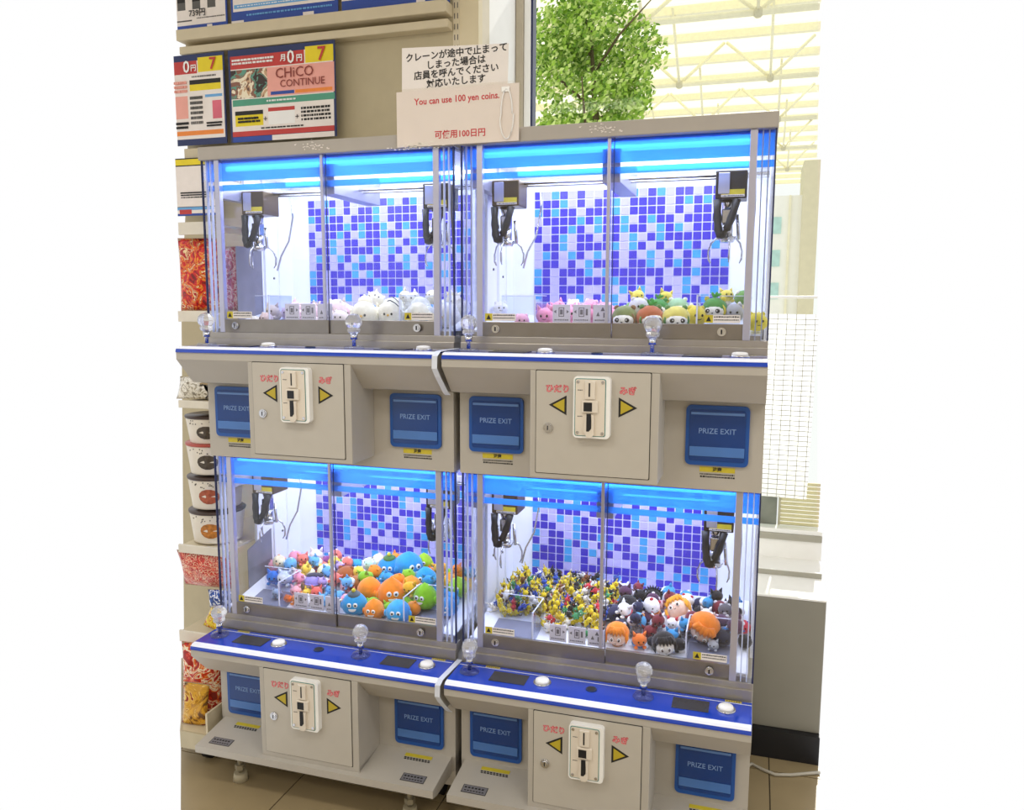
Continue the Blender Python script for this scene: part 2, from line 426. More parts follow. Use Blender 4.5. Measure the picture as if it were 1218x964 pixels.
            if deck == 0:
                b = B(); b.m(0).box(xc-.046, xc+.046, -.0168, -.016, -.335, -.321)
                b.m(1); dashes(b, xc-.045, xc+.045, -.341, -.0162, .004, 3); dashes(b, xc-.044, xc+.046, -.348, -.0162, .005, 5)
                st = b.obj('caution_sticker', [YELS, INK], root, (0, 0, cz))
                put('lettering', text_mesh('注意', .012, .0002, .0005, INK), st, (xc, -.017, -.328))
        # control panel
        def cpl(b):
            b.prism([(-.018, -.0265), (-.136, -.0265), (-.136, -.0205), (-.018, -.0205)], 'x', .001, WID-.001)
            b.prism([(-.1595, -.0345), (-.1595, -.0385), (-.155, -.0385), (-.155, -.030), (-.136, -.0265), (-.136, -.0205), (-.150, -.0225), (-.1575, -.029)], 'x', .001, WID-.001)
        cp = P('control_panel', cpl, BLUEC, cz)
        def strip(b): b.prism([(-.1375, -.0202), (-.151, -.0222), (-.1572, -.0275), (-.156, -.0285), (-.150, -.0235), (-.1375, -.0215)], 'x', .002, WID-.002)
        PC('painted_reflection_strip', strip, STRIP, cp)  # lamp reflection on the glossy bevel, painted as a white strip
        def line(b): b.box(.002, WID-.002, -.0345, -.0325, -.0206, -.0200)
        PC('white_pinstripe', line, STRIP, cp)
        def disp(b, x0=.118, x1=.226): b.box(x0, x1, -.108, -.048, -.0206, -.0185, .0008)
        def disp2(b): b.box(.640, .738, -.108, -.048, -.0206, -.0185, .0008)
        DISPM = mat('display_window', '#34343c', .25)
        PC('display_window', disp, DISPM, cp); PC('display_window_right', disp2, DISPM, cp).name = 'display_window'
        for x in (.271, .782):
            b = B(); b.m(0).cyl((x, -.075, -.021), (x, -.075, -.0165), .0265, .025, 28); b.m(1).cyl((x, -.075, -.0165), (x, -.075, -.010), .021, .019, 28)
            b.m(1).ball((x, -.075, -.0105), (.019, .019, .003), 20, 6)
            b.obj('push_button', [CHROME, WHITE], cp, label='round white push button')
        def hole(b):
            b.m(0).cyl((.414, -.073, -.021), (.414, -.073, -.0175), .0165, .015, 24)
            b.m(1).cyl((.414, -.073, -.0175), (.414, -.073, -.0168), .0115, n=20)
        PC('speaker_hole', hole, [mat('dark_blue_ring', '#1c2d55', .3), BLACK], cp)
        for x in (.105, .80):
            b = B(); b.m(0).box(x-.022, x+.022, -.029, -.020, -.0207, -.0199); b.m(1)
            for k in range(6): b.box(x-.019+k*.0065, x-.015+k*.0065, -.027, -.023, -.0199, -.0197)
            b.obj('yellow_sticker', [YELS, INK], cp)
        for x in (.048, .560):
            jy = -.072
            b = B(); b.m(0).lathe([(.0, -.0205), (.029, -.0205), (.030, -.0175), (.027, -.013), (.0, -.012)], 26, c=(x, jy, 0))
            st = b.obj('joystick', ACR, cp, label='clear joystick with crystal knob')
            st.name = 'joystick'
            B().cyl((x, jy, -.014), (x, jy, .030), .0058, n=12).obj('joystick_stem', CHROME, cp)
            # faceted knob, narrower at the base
            b = B(); b.lathe([(.010, .022), (.0175, .028), (.0190, .034), (.0165, .040), (.0225, .049), (.0245, .058), (.0220, .068), (.0145, .077), (.0, .082)], 11, False, c=(x, jy, 0), wob=.07)
            B().lathe([(.0, .006), (.0105, .006), (.0105, .021), (.0, .022)], 16, c=(x, jy, 0)).obj('joystick_collar', CHROME, cp)
            b.obj('joystick_knob', crystal(), cp, label='faceted crystal knob')
        # base block below the glass
        def sillf(b):
            b.box(.0, WID, -.010, .012, -.034, .0, .0015); b.box(.0, WID, -.004, .03, -.004, .018, .001)
            b.box(.02, WID-.02, .01, DEP+.03, -.04, .030)
        P('cabinet_sill', sillf, SILL, z0)
        def bed(b):
            b.prism([(.02, .030), (.02, .0345), (.05, .0345), (.275, .0745), (DEP, .0745), (DEP, .030)], 'x', .015, WID-.015)
        P('play_field', bed, WHITEP, z0)
        # back panel and side panels
        def back(b): b.box(.0, WID, DEP, DEP+.03, .0, .553)
        P('back_panel', back, WHITEP, z0)
        def sidew(b):
            b.box(.0, .010, .205, DEP+.03, .0, .553); b.box(.010, .018, .30, .315, .06, .553); b.box(.010, .016, .39, .40, .06, .553)
        def sidew2(b): b.box(WID-.010, WID, .205, DEP+.03, .0, .553)
        P('side_panel', sidew, WHITEP, z0); P('side_panel_right', sidew2, WHITEP, z0).name = 'side_panel'
        def sg(b): b.box(.002, .006, .0, .205, .018, .553)
        def sg2(b): b.box(WID-.006, WID-.002, .0, .205, .018, .553)
        P('side_glass', sg, GL, z0); P('side_glass_right', sg2, GL, z0).name = 'side_glass'
        # front glass doors with rails, posts
        def gd1(b): b.box(.06, .436, .002, .006, .055, .55)
        def gd2(b): b.box(.421, .79, .010, .014, .055, .55)
        g1 = P('glass_door', gd1, GL, z0); g2 = P('glass_door_right', gd2, GL, z0); g2.name = 'glass_door'
        def r1(b): b.box(.050, .4375, -.003, .008, .018, .060, .001)
        def r2(b): b.box(.4385, .800, .004, .016, .018, .060, .001)
        PC('door_rail', r1, RAIL, g1); PC('door_rail_right', r2, RAIL, g2).name = 'door_rail'
        def p1(b): b.box(.419, .4285, .000, .009, .060, .553, .001)
        PC('door_stile', p1, POST, g1)
        def p1b(b): b.box(.4365, .4385, .001, .004, .060, .553)
        PC('glass_edge', p1b, NAVY, g1)
        for x, g in ((.106, g1), (.732, g2)):
            b = B(); b.m(0).cyl((x, -.008, .040), (x, -.001, .040), .0115, n=20); b.cyl((x, -.0105, .040), (x, -.007, .040), .008, n=16)
            b.m(1).box(x-.002, x+.002, -.0112, -.0100, .034, .046)
            b.obj('rail_lock', [CHROME, BLACK], g)
        def posts(b, x0=.048, x1=.066): b.box(x0, x1, -.004, .014, .018, .553, .0015)
        def posts2(b): b.box(.785, .804, -.004, .014, .018, .553, .0015)
        P('corner_post', posts, POST, z0); P('corner_post_right', posts2, POST, z0).name = 'corner_post'
        # clear corner columns: bent acrylic, pale ribs stand in for its reflections
        for xa, xb, s in ((.0, .048, 1), (WID-.048, WID, -1)):
            b = B(); b.box(xa, xb, -.001, .002, .018, .553)
            b.obj('corner_glass', GL, root, (0, 0, z0))
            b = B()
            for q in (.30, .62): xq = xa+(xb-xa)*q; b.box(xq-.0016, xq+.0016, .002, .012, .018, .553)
            b.obj('reflection_rib', mat('rib_reflection_tone', '#cfd8f4', .25, var=.02), root, (0, 0, z0))
        xe = 0.0
        for xe, nm in ((.0, 'left'), (WID-.004, 'right')):
            B().box(xe, xe+.004, -.003, .004, .018, .553).obj('edge_seal', NAVY, root, (0, 0, z0))
        # blue film bands on the front glass
        def f1(b): b.box(.004, WID-.004, .0165, .0175, .490, .553)
        def f2(b): b.box(.004, WID-.004, .0165, .0175, .461, .479)
        P('blue_film_band', f1, BFILM, z0); P('blue_film_line', f2, BFILM, z0)
        # window stickers
        for xs in (.072, .686):
            b = B(); b.m(0).box(xs, xs+.022, .0, .0015 if xs < .4 else .0095, .063, .084); 
            yy = .0012 if xs < .4 else .0092
            b = B(); b.m(0).box(xs, xs+.022, yy-.0006, yy, .063, .084); b.m(1).box(xs+.022, xs+.092, yy-.0006, yy, .063, .084)
            b.m(2).prism([(xs+.004, .067), (xs+.018, .067), (xs+.011, .081)], 'y', yy-.0009, yy-.0006)
            dashes(b, xs+.025, xs+.090, .079, yy-.0006, .0045, 8); dashes(b, xs+.025, xs+.088, .071, yy-.0006, .0035, 9)
            b.obj('window_sticker', [YELS, PAPER, INK], root, (0, 0, z0))
        # interior ceiling and LED lamps
        def ceil(b): b.box(.005, WID-.005, .02, DEP, .545, .552)
        P('cabinet_ceiling', ceil, WHITEP, z0)
        def led(b):
            for y in (.06, .40): b.cyl((.05, y, .535), (.80, y, .535), .008, n=10)
        P('led_tube', led, LED, z0)
        def grid(b):
            b.box(.40, .45, .03, .34, .44, .53, .002)
        def grid2(b): b.box(.02, .05, .03, .34, .44, .50, .002)
        P('gantry_bracket', grid, mat('bracket_grey', '#9b9cb4', .35, .5), z0)
        P('gantry_bracket_side', grid2, mat('bracket_grey', '#9b9cb4', .35, .5), z0).name = 'gantry_bracket'
        def rods(b):
            b.cyl((.012, .19, .472), (WID-.012, .19, .472), .0055, n=10); b.cyl((.012, .22, .468), (WID-.012, .22, .468), .0035, n=8)
        P('gantry_rod', rods, CHROME, z0)
        # mosaic tiles
        tp = B().box(.084, .7285, DEP-.002, DEP, .060, .487).obj('tile_panel', GROUT, root, (0, 0, z0))
        pit = .6445/22; rr = random.Random(11+deck); nrow = 15; ph = .427/nrow
        tm = {}
        for k, mm in (('v', TV), ('l', TL), ('c', TC)):
            tm[k] = B().box(-pit*.438, pit*.438, -.0022, 0, -ph*.438, ph*.438, .0007, 1).mesh('mosaic_tile', mm)
        rest = B(); cnt = 0
        order = range(nrow)
        prev = 'v'
        for j in range(nrow):
            for i in range(22):
                k = rr.choices('vlc', (.50, .30, .20))[0]
                if k == prev and k != 'v': k = rr.choices('vlc', (.6, .25, .15))[0]
                prev = k
                x = .084 + pit*(i+.5); z = .487 - ph*(j+.5)
                solo = (j >= (0, 3)[deck]) and cnt < 150
                if solo:
                    put('mosaic_tile', tm[k], tp, (x, DEP-.002, z)); cnt += 1
                else:
                    rest.m('vlc'.index(k)).box(x-pit*.438, x+pit*.438, DEP-.0042, DEP-.002, z-ph*.438, z+ph*.438)
        ro = rest.obj('mosaic_tiles', [TV, TL, TC], tp); ro['kind'] = 'stuff'
        # cranes
        for xc, sd in ((.091, -1), (.738, 1)):
            y = .15
            b = B(); b.m(0).box(xc-.042, xc+.042, y-.02, y+.07, .400, .475, .003); b.m(1).box(xc-.034, xc-.004, y-.0225, y-.02, .412, .47, .002)
            cr = b.obj('crane', [DARKM if sd > 0 else mat('bronze_metal', '#5c4c38', .35, .6), POST], root, (0, 0, z0), label='claw crane on gantry')
            b = B(); b.m(0).box(xc-.026, xc+.036, y-.0215, y-.0200, .410, .424); b.m(1); b.box(xc-.026, xc+.036, y-.0215, y-.02, .404, .410)
            b.m(2); dashes(b, xc-.024, xc+.034, .407, y-.0215, .003, 4)
            b.obj('crane_label', [YELS, PAPER, INK], cr)
            b = B()
            b.cyl((xc-.008, y+.02, .40), (xc-.008, y+.02, .375), .020, .014, 14); b.box(xc-.024, xc+.006, y+.004, y+.034, .335, .375, .003)
            b.cyl((xc-.008, y+.02, .335), (xc-.008, y+.02, .300), .016, n=14); b.cyl((xc-.008, y+.02, .300), (xc-.008, y+.02, .284), .026, .018, 16)
            b.cyl((xc+.018, y+.02, .36), (xc+.024, y+.02, .292), .005, n=8); b.cyl((xc-.034, y+.02, .35), (xc-.034, y+.02, .292), .004, n=8)
            b.obj('claw_body', CHROME, cr)
            for a in (0, 120, 240):
                an = math.radians(a + (-90 if sd < 0 else -80)); dx, dy = math.cos(an), math.sin(an)
                pts = [(.012, .290), (.030, .298), (.046, .284), (.054, .262), (.053, .240), (.046, .228)]
                B().tube([(xc-.008+dx*p, y+.02+dy*p, z) for p, z in pts], [.0026, .003, .003, .0028, .0034, .002], 6).obj('claw_prong', CHROME, cr)
            pts = []
            for k in range(15):
                t = k/14; a = PI*t
                pts.append((xc-.036+.052*t*1.0 + (-.012*math.sin(a)), y-.012-.010*math.sin(a), .398-.098*math.sin(a)**.8 if 0 < k < 14 else .398))
            rad = [.0098 if k % 2 else .0120 for k in range(15)]
            B().tube(pts, rad, 8).obj('corrugated_cable', BLACK, cr)
        # chute guards of clear acrylic
        for xa, xb in ((.068, .214), (.666, .784)):
            B().prism([(.022, .033), (.022, .0362), (.05, .0362), (.146, .0535), (.146, .033)], 'x', xa, xb).obj('chute_opening', mat('chute_painted_shade', '#7d8094', .5, var=.1, nscale=12), root, (0, 0, z0), label='prize chute opening with its dimness painted grey')  # solid grey wedge paints the shade of the open chute
        EDG = mat('bright_edge', '#dfe4fa', .3, var=.02)
        for xa, xb in ((.075, .215), (.665, .782)):
            b = B(); b.m(0).box(xa, xb, .148, .151, .036, .135); xx = xb if xa < .4 else xa; b.box(xx-.0015, xx+.0015, .02, .148, .036, .135)
            b.m(1).box(xx-.002, xx+.002, .018, .021, .036, .137); b.box(xa, xb, .148, .151, .1345, .1365); b.box(xx-.0015, xx+.0015, .02, .148, .1345, .1365)
            b.obj('chute_guard', [ACR, EDG], root, (0, 0, z0), label='clear acrylic prize chute guard')
        # cable hanging at the back of the side wall
        B().tube([(.800, .10, .46), (.802, .10, .38), (.800, .12, .30), (.792, .14, .25)], .0035, 6).obj('wiring', GREYT, root, (0, 0, z0))
        B().tube([(.17, .24, .46), (.172, .24, .40), (.160, .23, .32), (.135, .22, .27), (.125, .21, .22)], .003, 6).obj('wiring', CHROME, root, (0, 0, z0))
        for yy2, zz in ((.26, .22), (.36, .20), (.30, .35)):
            B().cyl((.0105, yy2, zz), (.014, yy2, zz), .004, n=8).obj('panel_screw', GREYT, root, (0, 0, z0))
    # base of the lower deck
    prof = [(-.016, .171), (-.172, .151), (-.172, .128), (-.14, .118), (-.016, .118)]
    b = B(); b.prism(prof, 'x', .012, WID-.012)
    b.box(.0, WID, -.016, DEP+.03, .075, .171)
    b.obj('base_shelf', BODY, root)
    B().box(.252, .592, -.155, -.016, .145, .168).obj('coin_box_foot', BODY, root)
    for x0, x1 in ((.031, .195), (.649, .813)):
        xc = (x0+x1)/2; s = math.atan2(.020, .156)
        b = B(); b.m(0).box(-.045, .045, .004, .018, 0, .0006); b.m(1)
        for q in range(9): b.box(-.043+q*.0098, -.036+q*.0098, -.004, .0005, 0, .0005); b.box(-.041+q*.0098, -.034+q*.0098, -.010, -.006, 0, .0005)
        b.obj('caution_sticker', [YELS, INK], root, (xc+.006, -.052, .1668), (s, 0, 0))
        b = B(); b.m(0).box(-.038, .038, -.016, .016, 0, .0006); b.m(1).box(-.036, .036, -.014, .014, .0006, .0009); b.m(2)
        for q in range(6): b.box(-.032+q*.0105, -.025+q*.0105, .002, .008, .0009, .0012)
        for q in range(7): b.box(-.030+q*.009, -.024+q*.009, -.009, -.005, .0009, .0012)
        b.obj('rating_plate', [INK, mat('plate_grey', '#77757a', .4), INK], root, (xc-.028 if x0 < .4 else xc+.03, -.135, .1562), (s, 0, 0))
    for x in (.115, .725):
        for y in (-.085, .40):
            b = B(); b.m(0).box(x-.022, x+.022, y-.02, y+.02, .106, .12); b.cyl((x, y, .03), (x, y, .108), .009, n=12)
            b.cyl((x, y, .040), (x, y, .056), .017, n=6, smooth=False); b.m(1).cyl((x, y, .0), (x, y, .028), .025, .021, 18)
            b.obj('levelling_foot', [mat('galvanised', '#a39b85', .4, .5), mat('foot_beige', '#b3a88c', .5)], root)
            b = B(); y += .12 if y < 0 else -.12; b.m(0).box(x+.035, x+.075, y-.01, y+.03, .05, .076, .002); b.m(1).cyl((x+.045, y+.01, .028), (x+.065, y+.01, .028), .028, n=18)
            b.obj('caster', [CHROME, BLACK], root)
right = thing('claw_machine', 'right beige and blue double-deck claw machine beside the window', 'claw machine', (0, 0, 0), group='double-deck claw machines')
build_machine(right)
left = copy_tree(right); left.location = (-.87, 0, 0)
left['label'] = 'left beige and blue double-deck claw machine beside the snack shelves'
# grey plate standing for what shows through the left machine's side glass
for z0, h0, h1 in ((1.457, .03, .30), (.517, .03, .23)):
    B().prism([(.14, h0), (.285, h0), (.285, h1), (.14, h1 if z0 > 1 else h1-.04)], 'x', .0112, .0142).obj('grey_side_plate', GREYP, left, (0, 0, z0), label='dark grey plate on the left wall')
# lamps inside the four glass cabinets (the LED tubes under each cabinet ceiling)
for ox in (0, -.87):
    for z0 in (1.457, .517):
        light('cabinet_led', 'AREA', (ox+.425, .22, z0+.540), (0, 0, 0), 5.0, (.86, .91, 1.0), .74, .36)

# ------------------------------------------------------------------ white straps tying the two consoles together
TIE = mat('translucent_strap', '#d9deea', .35, var=.05)
for zc, lab in ((1.457-.0205, 'pale strap tying the two upper consoles together'), (.507-.0205, 'pale strap tying the two lower consoles together')):
    t = B(); pr = []
    path = [(-.012, .0015), (-.05, .0015), (-.10, .0015), (-.145, .0), (-.162, -.012), (-.1625, -.045), (-.145, -.07), (-.100, -.118), (-.092, -.125)]
    x0s = [-.014, -.016, -.019, -.023, -.026, -.027, -.024, -.019, -.016]
    vs = []
    for (y, z), xs in zip(path, x0s): vs.append([t.bm.verts.new((xs+dx, y, z+dz)) for dx, dz in ((0, .0), (.016, .0), (.016, .002), (0, .002))])
    fs = []
    for i in range(len(vs)-1):
        for k in range(4): fs.append(t.bm.faces.new((vs[i][k], vs[i][(k+1) % 4], vs[i+1][(k+1) % 4], vs[i+1][k])))
    fs.append(t.bm.faces.new(vs[0][::-1])); fs.append(t.bm.faces.new(vs[-1])); bmesh.ops.recalc_face_normals(t.bm, faces=fs)
    tag(t.obj('strap', TIE, None, (0, 0, zc)), lab, 'strap')

# ------------------------------------------------------------------ arrow signs inside the glass
def arrow_sign(x, z, kind, lab):
    t = thing('arrow_sign', lab, 'sign', (x, .032, z), group='small arrow signs inside the glass')
    B().box(-.0255, .0255, -.0015, .0015, 0, .052, .0008).obj('sign_plate', mat('sign_white', '#d9d5e2', .4, var=.02), t)
    b = B()
    if kind < 2:
        b.prism([(-.022, .032), (-.015, .027), (-.015, .037)], 'y', -.0021, -.0015)
        if kind == 0: b.prism([(.022, .032), (.015, .037), (.015, .027)], 'y', -.0021, -.0015)
        for q in (-.008, .006): b.box(q, q+.002, -.0021, -.0015, .018, .044)
        b.box(-.008, .008, -.0021, -.0015, .042, .044); b.box(-.008, .008, -.0021, -.0015, .018, .020); b.box(-.004, .004, -.0021, -.0015, .024, .038)
        if kind == 1: b.box(.012, .018, -.0021, -.0015, .022, .040)
    else:
        b.prism([(-.004, .034), (.002, .046), (.008, .034)], 'y', -.0021, -.0015); b.prism([(-.016, .020), (-.006, .020), (-.011, .032)], 'y', -.0021, -.0015)
        b.box(.004, .012, -.0021, -.0015, .016, .030)
    dashes(b, -.020, .020, .009, -.0015, .004, kind); b.obj('sign_print', mat('sign_ink', '#6f6c78', .5), t)
poswords = ('leftmost', 'middle', 'rightmost')
for cab, ox, z0 in (('upper right', 0, 1.457), ('lower right', 0, .517), ('upper left', -.87, 1.457), ('lower left', -.87, .517)):
    for k, x in enumerate((.290, .348, .406)):
        arrow_sign(ox + x, z0 + .052 if z0 < 1 else z0+.058, k, poswords[k] + ' small white arrow sign behind the ' + cab + ' glass')

# ------------------------------------------------------------------ plush toys
def cloth(hexc):
    return mat('plush_' + hexc.lstrip('#'), hexc, .9, var=.10, nscale=60, bump=.5, sheen=.3)
EYEW = mat('eye_white', '#f6f4ef', .4); EYEB = mat('eye_black', '#16120f', .25)
def face(parent, r, fy, ez=.15, ex=.30, es=.13, mouth='smile', mcol=None, white=True):
    for s in (-1, 1):
        b = B()
        if white:
            b.m(0).ball((s*ex*r, fy*r, ez*r), (es*r*1.25, es*.5*r, es*r*1.35), 10, 7); b.m(1).ball((s*ex*r, (fy-.05)*r, ez*r), (es*.6*r, es*.4*r, es*.65*r), 8, 6)
        else: b.m(1).ball((s*ex*r, fy*r, ez*r), (es*r, es*.4*r, es*1.15*r), 10, 7)
        b.obj('eye', [EYEW, EYEB], parent)
    if mouth:
        b = B(); pts = []
        for k in range(9):
            a = math.radians(200 + 140*k/8); pts.append((math.cos(a)*.26*r, (fy+.02)*r + abs(math.cos(a))*.05*r, (ez-.22)*r + math.sin(a)*.16*r))
        b.tube(pts, .035*r, 5); b.obj('mouth', mcol or EYEB, parent)
def squash(bm, r, lump=.03, seed=0):
    rr = random.Random(seed)
    ph = [rr.uniform(0, 6) for _ in range(4)]
    for v in bm.verts:
        n = math.sin(v.co.x/r*3+ph[0]) + math.sin(v.co.y/r*3+ph[1]) + math.sin(v.co.z/r*4+ph[2])
        v.co *= 1 + lump*n
def drop_body(r, seed=0, tip=.35, flat=.86):
    b = B(); n = 20
    prof = [(.0, -flat), (.55, -flat*.96), (.86, -.62), (1.0, -.2), (.97, .15), (.80, .5), (.55, .76), (.28, .95), (.12, .95+tip*.5), (.0, .95+tip)]
    b.lathe([(a*r, z*r) for a, z in prof], n); squash(b.bm, r, .02, seed); return b
def P_monster(t, r, col, opt, seed):
    bd = drop_body(r*.98, seed, .12 if opt.get('round') else .22).obj('body', cloth(col), t)
    for s in (-1, 1): B().ball((s*.42*r, -.2*r, -.72*r), (.28*r, .34*r, .18*r), 10, 7).obj('foot', cloth(col), t)
    for s in (-1, 1): B().ball((s*.96*r, -.12*r, -.12*r), (.16*r, .2*r, .3*r), 8, 6).obj('arm', cloth(col), t)
    face(t, r, -.90, .25, .24, .15, 'smile')
    b = B(); b.prism([(math.cos(math.radians(a))*.3*r, -.06*r+math.sin(math.radians(a))*.2*r) for a in range(180, 361, 20)], 'y', -1.0*r, -.90*r); b.obj('teeth', EYEW, t)
    if opt.get('hat'):
        b = B(); b.m(0).lathe([(.55*r, .62*r), (.50*r, .85*r), (.28*r, 1.02*r), (0, 1.08*r)], 14); b.m(1).ball((0, -.1*r, 1.16*r), .17*r, 8, 6); b.obj('hat', [cloth(opt['hat']), cloth('#d8d03a')], t)
def P_ball(t, r, col, opt, seed):
    b = B(); b.ball((0, 0, 0), (r, r*.95, r*.9), 16, 11); squash(b.bm, r, .03, seed); b.obj('body', cloth(col), t)
    for s in (-1, 1): B().ball((s*.55*r, -.05*r, .72*r), (.24*r, .16*r, .24*r), 8, 6).obj('ear', cloth(opt.get('c2', col)), t)
    face(t, r, -.93, .1, .3, .1, 'smile', white=False)
    if opt.get('c2'): B().ball((0, -.72*r, -.22*r), (.34*r, .26*r, .24*r), 10, 7).obj('snout', cloth(opt['c2']), t)
def P_bird(t, r, col, opt, seed):
    b = B(); b.ball((0, 0, 0), (r, r*.9, r*.95), 18, 12); squash(b.bm, r, .015, seed); b.obj('body', cloth(col), t)
    for s in (-1, 1): B().ball((s*.98*r, .05*r, -.15*r), (.14*r, .3*r, .35*r), 8, 6).obj('wing', cloth(col), t)
    for s in (-1, 1): B().ball((s*.28*r, -.86*r, -.05*r), (.085*r, .05*r, .10*r), 8, 6).obj('eye', EYEB, t)
    B().cyl((0, -.84*r, -.14*r), (0, -1.05*r, -.16*r), .12*r, .02*r, 8).obj('beak', cloth('#e0b13a'), t)
    if opt.get('cord'):
        B().tube([(-.2*r, -.2*r, .95*r), (.1*r, -.5*r, 1.0*r), (.5*r, -.6*r, .8*r), (.8*r, -.5*r, .5*r), (.9*r, -.5*r, .15*r)], .045*r, 6).obj('cord', cloth('#23303f'), t)
def P_hood(t, r, col, opt, seed):
    """round white-faced animal in a coloured fruit hood"""
    b = B(); b.ball((0, .05*r, 0), (r, r*.9, r*.92), 18, 12); squash(b.bm, r, .015, seed); b.obj('hood', cloth(col), t)
    B().ball((0, -.36*r, -.18*r), (.82*r, .60*r, .60*r), 16, 10).obj('face', cloth('#f3f1ea'), t)
    for s in (-1, 1):
        B().ball((s*.36*r, -.86*r, -.14*r), (.20*r, .10*r, .17*r), 10, 7).obj('eye_patch', cloth('#2a2624'), t)
        B().ball((s*.34*r, -.955*r, -.12*r), (.05*r, .03*r, .05*r), 6, 5).obj('eye', EYEW, t)
        B().ball((s*.62*r, .0, .78*r), (.22*r, .14*r, .2*r), 8, 6).obj('ear', cloth(opt.get('c2', col)), t)
    B().ball((0, -.97*r, -.30*r), (.08*r, .05*r, .05*r), 8, 5).obj('nose', EYEB, t)
    b = B(); b.tube([(math.cos(math.radians(a))*.86*r, -.42*r, -.16*r+math.sin(math.radians(a))*.66*r) for a in range(-20, 201, 20)], .10*r, 6); b.obj('hood_rim', cloth(opt.get('c2', col)), t)
    if opt.get('leaf'):
        for a in (-30, 20, 70):
            M = Matrix.Rotation(math.radians(a), 4, 'Y')
            B().ball((math.sin(math.radians(a))*.25*r, -.1*r, .98*r+.1*r), (.12*r, .06*r, .28*r), 8, 5, M).obj('leaf', cloth('#3f9a3c'), t)
def P_doll(t, r, col, opt, seed):
    """soft doll: big head with hair, small body behind"""
    skin = cloth(opt.get('skin', '#f0c9b0'))
    B().ball((0, 0, 0), (r*.88, r*.80, r*.84), 16, 11).obj('head', skin, t)
    b = B(); b.ball((0, .16*r, .14*r), (r, r*.86, r*.92), 18, 12)
    for k in range(6):
        a = -1.0 + 2.0*k/5; x = a*.62*r
        b.tube([(x*.6, -.45*r, .80*r), (x, -.80*r+.22*abs(a)*r, .50*r), (x*1.08+.04*r*math.sin(seed+k), -.86*r+.26*abs(a)*r, .18*r)], [.22*r, .19*r, .03*r], 6)
    for s in (-1, 1): b.tube([(s*.78*r, -.25*r, .3*r), (s*.88*r, -.34*r, -.1*r), (s*.80*r, -.38*r, -.5*r)], [.2*r, .17*r, .03*r], 6)
    if opt.get('spiky'):
        for k in range(9):
            a = math.radians(-60+15*k*1.0); b.cyl((math.sin(a)*.7*r, .1*r, .2*r+math.cos(a)*.6*r), (math.sin(a)*1.35*r, .15*r, .2*r+math.cos(a)*1.35*r), .22*r, .02*r, 6)
    b.obj('hair', cloth(col), t)
    for s in (-1, 1):
        b = B(); b.m(0).ball((s*.30*r, -.755*r, -.12*r), (.15*r, .06*r, .19*r), 10, 7); b.m(1).ball((s*.29*r, -.80*r, -.14*r), (.095*r, .05*r, .14*r), 8, 6)
        b.m(0).ball((s*.26*r, -.84*r, -.08*r), (.03*r, .02*r, .04*r), 5, 4)
        b.obj('eye', [EYEW, cloth(opt.get('iris', '#4a2a1c'))], t)
    B().tube([(-.08*r, -.80*r, -.42*r), (0, -.80*r, -.45*r), (.08*r, -.80*r, -.42*r)], .022*r, 5).obj('mouth', EYEB, t)
    B().ball((0, .25*r, -.75*r), (.5*r, .5*r, .42*r), 12, 8).obj('torso', cloth(opt.get('c2', '#2b2c38')), t)
def P_beast(t, r, col, opt, seed):
    """small animal: head, body, pointed ears"""
    B().ball((0, .35*r, -.3*r), (.7*r, .7*r, .58*r), 12, 8).obj('body', cloth(opt.get('c2', col)), t)
    B().ball((0, -.15*r, .12*r), (.78*r, .68*r, .66*r), 14, 10).obj('head', cloth(col), t)
    for s in (-1, 1):
        B().cyl((s*.45*r, -.1*r, .55*r), (s*.68*r, -.1*r, 1.05*r), .26*r, .04*r, 10).obj('ear', cloth(opt.get('c3', col)), t)
        B().ball((s*.45*r, -.5*r, -.55*r), (.22*r, .3*r, .18*r), 8, 6).obj('paw', cloth(col), t)
    face(t, r*.78, -.98, .12, .32, .13, 'smile', white=opt.get('white', False))
def P_cap(t, r, col, opt, seed):
    B().ball((0, 0, -.15*r), (.9*r, .8*r, .72*r), 14, 10).obj('head', cloth(opt.get('skin', '#efe6ee')), t)
    b = B(); b.m(0).lathe([(.98*r, .0), (.98*r, .18*r), (.8*r, .52*r), (.4*r, .72*r), (0, .76*r)], 18); b.m(1).ball((0, -.62*r, .06*r), (.78*r, .5*r, .07*r), 16, 6); b.m(2).ball((0, .1*r, .62*r), (.85*r, .6*r, .22*r), 14, 7)
    b.obj('cap', [cloth(col), cloth(col), cloth('#20203a')], t)
    face(t, r*.8, -.98, -.35, .3, .12, None, white=True)
KIND = {'m': P_monster, 'b': P_ball, 'w': P_bird, 'h': P_hood, 'd': P_doll, 'a': P_beast, 'c': P_cap}
NM = {'m': 'monster_plush', 'b': 'ball_plush', 'w': 'bird_plush', 'h': 'hooded_plush', 'd': 'doll_plush', 'a': 'animal_plush', 'c': 'capped_plush'}
PLACED = []
def plush(kind, x, y, z, r, col, label, yaw=None, tilt=0., roll=0., group=None, **opt):
    sd = int(abs(x*1000+z*77+y*13)) % 997
    if yaw is None: yaw = math.radians((sd % 41) - 14)
    r *= 1.14; z += r*.10; PLACED.append((x, y, z, r))
    t = thing(NM[kind], label, 'plush toy', (x, y, z), (tilt, roll, yaw), group)
    KIND[kind](t, r, col, opt, sd); return t
G1 = 'monster plushes in the lower left cabinet'
W_ = 'behind the right glass of the lower left cabinet'
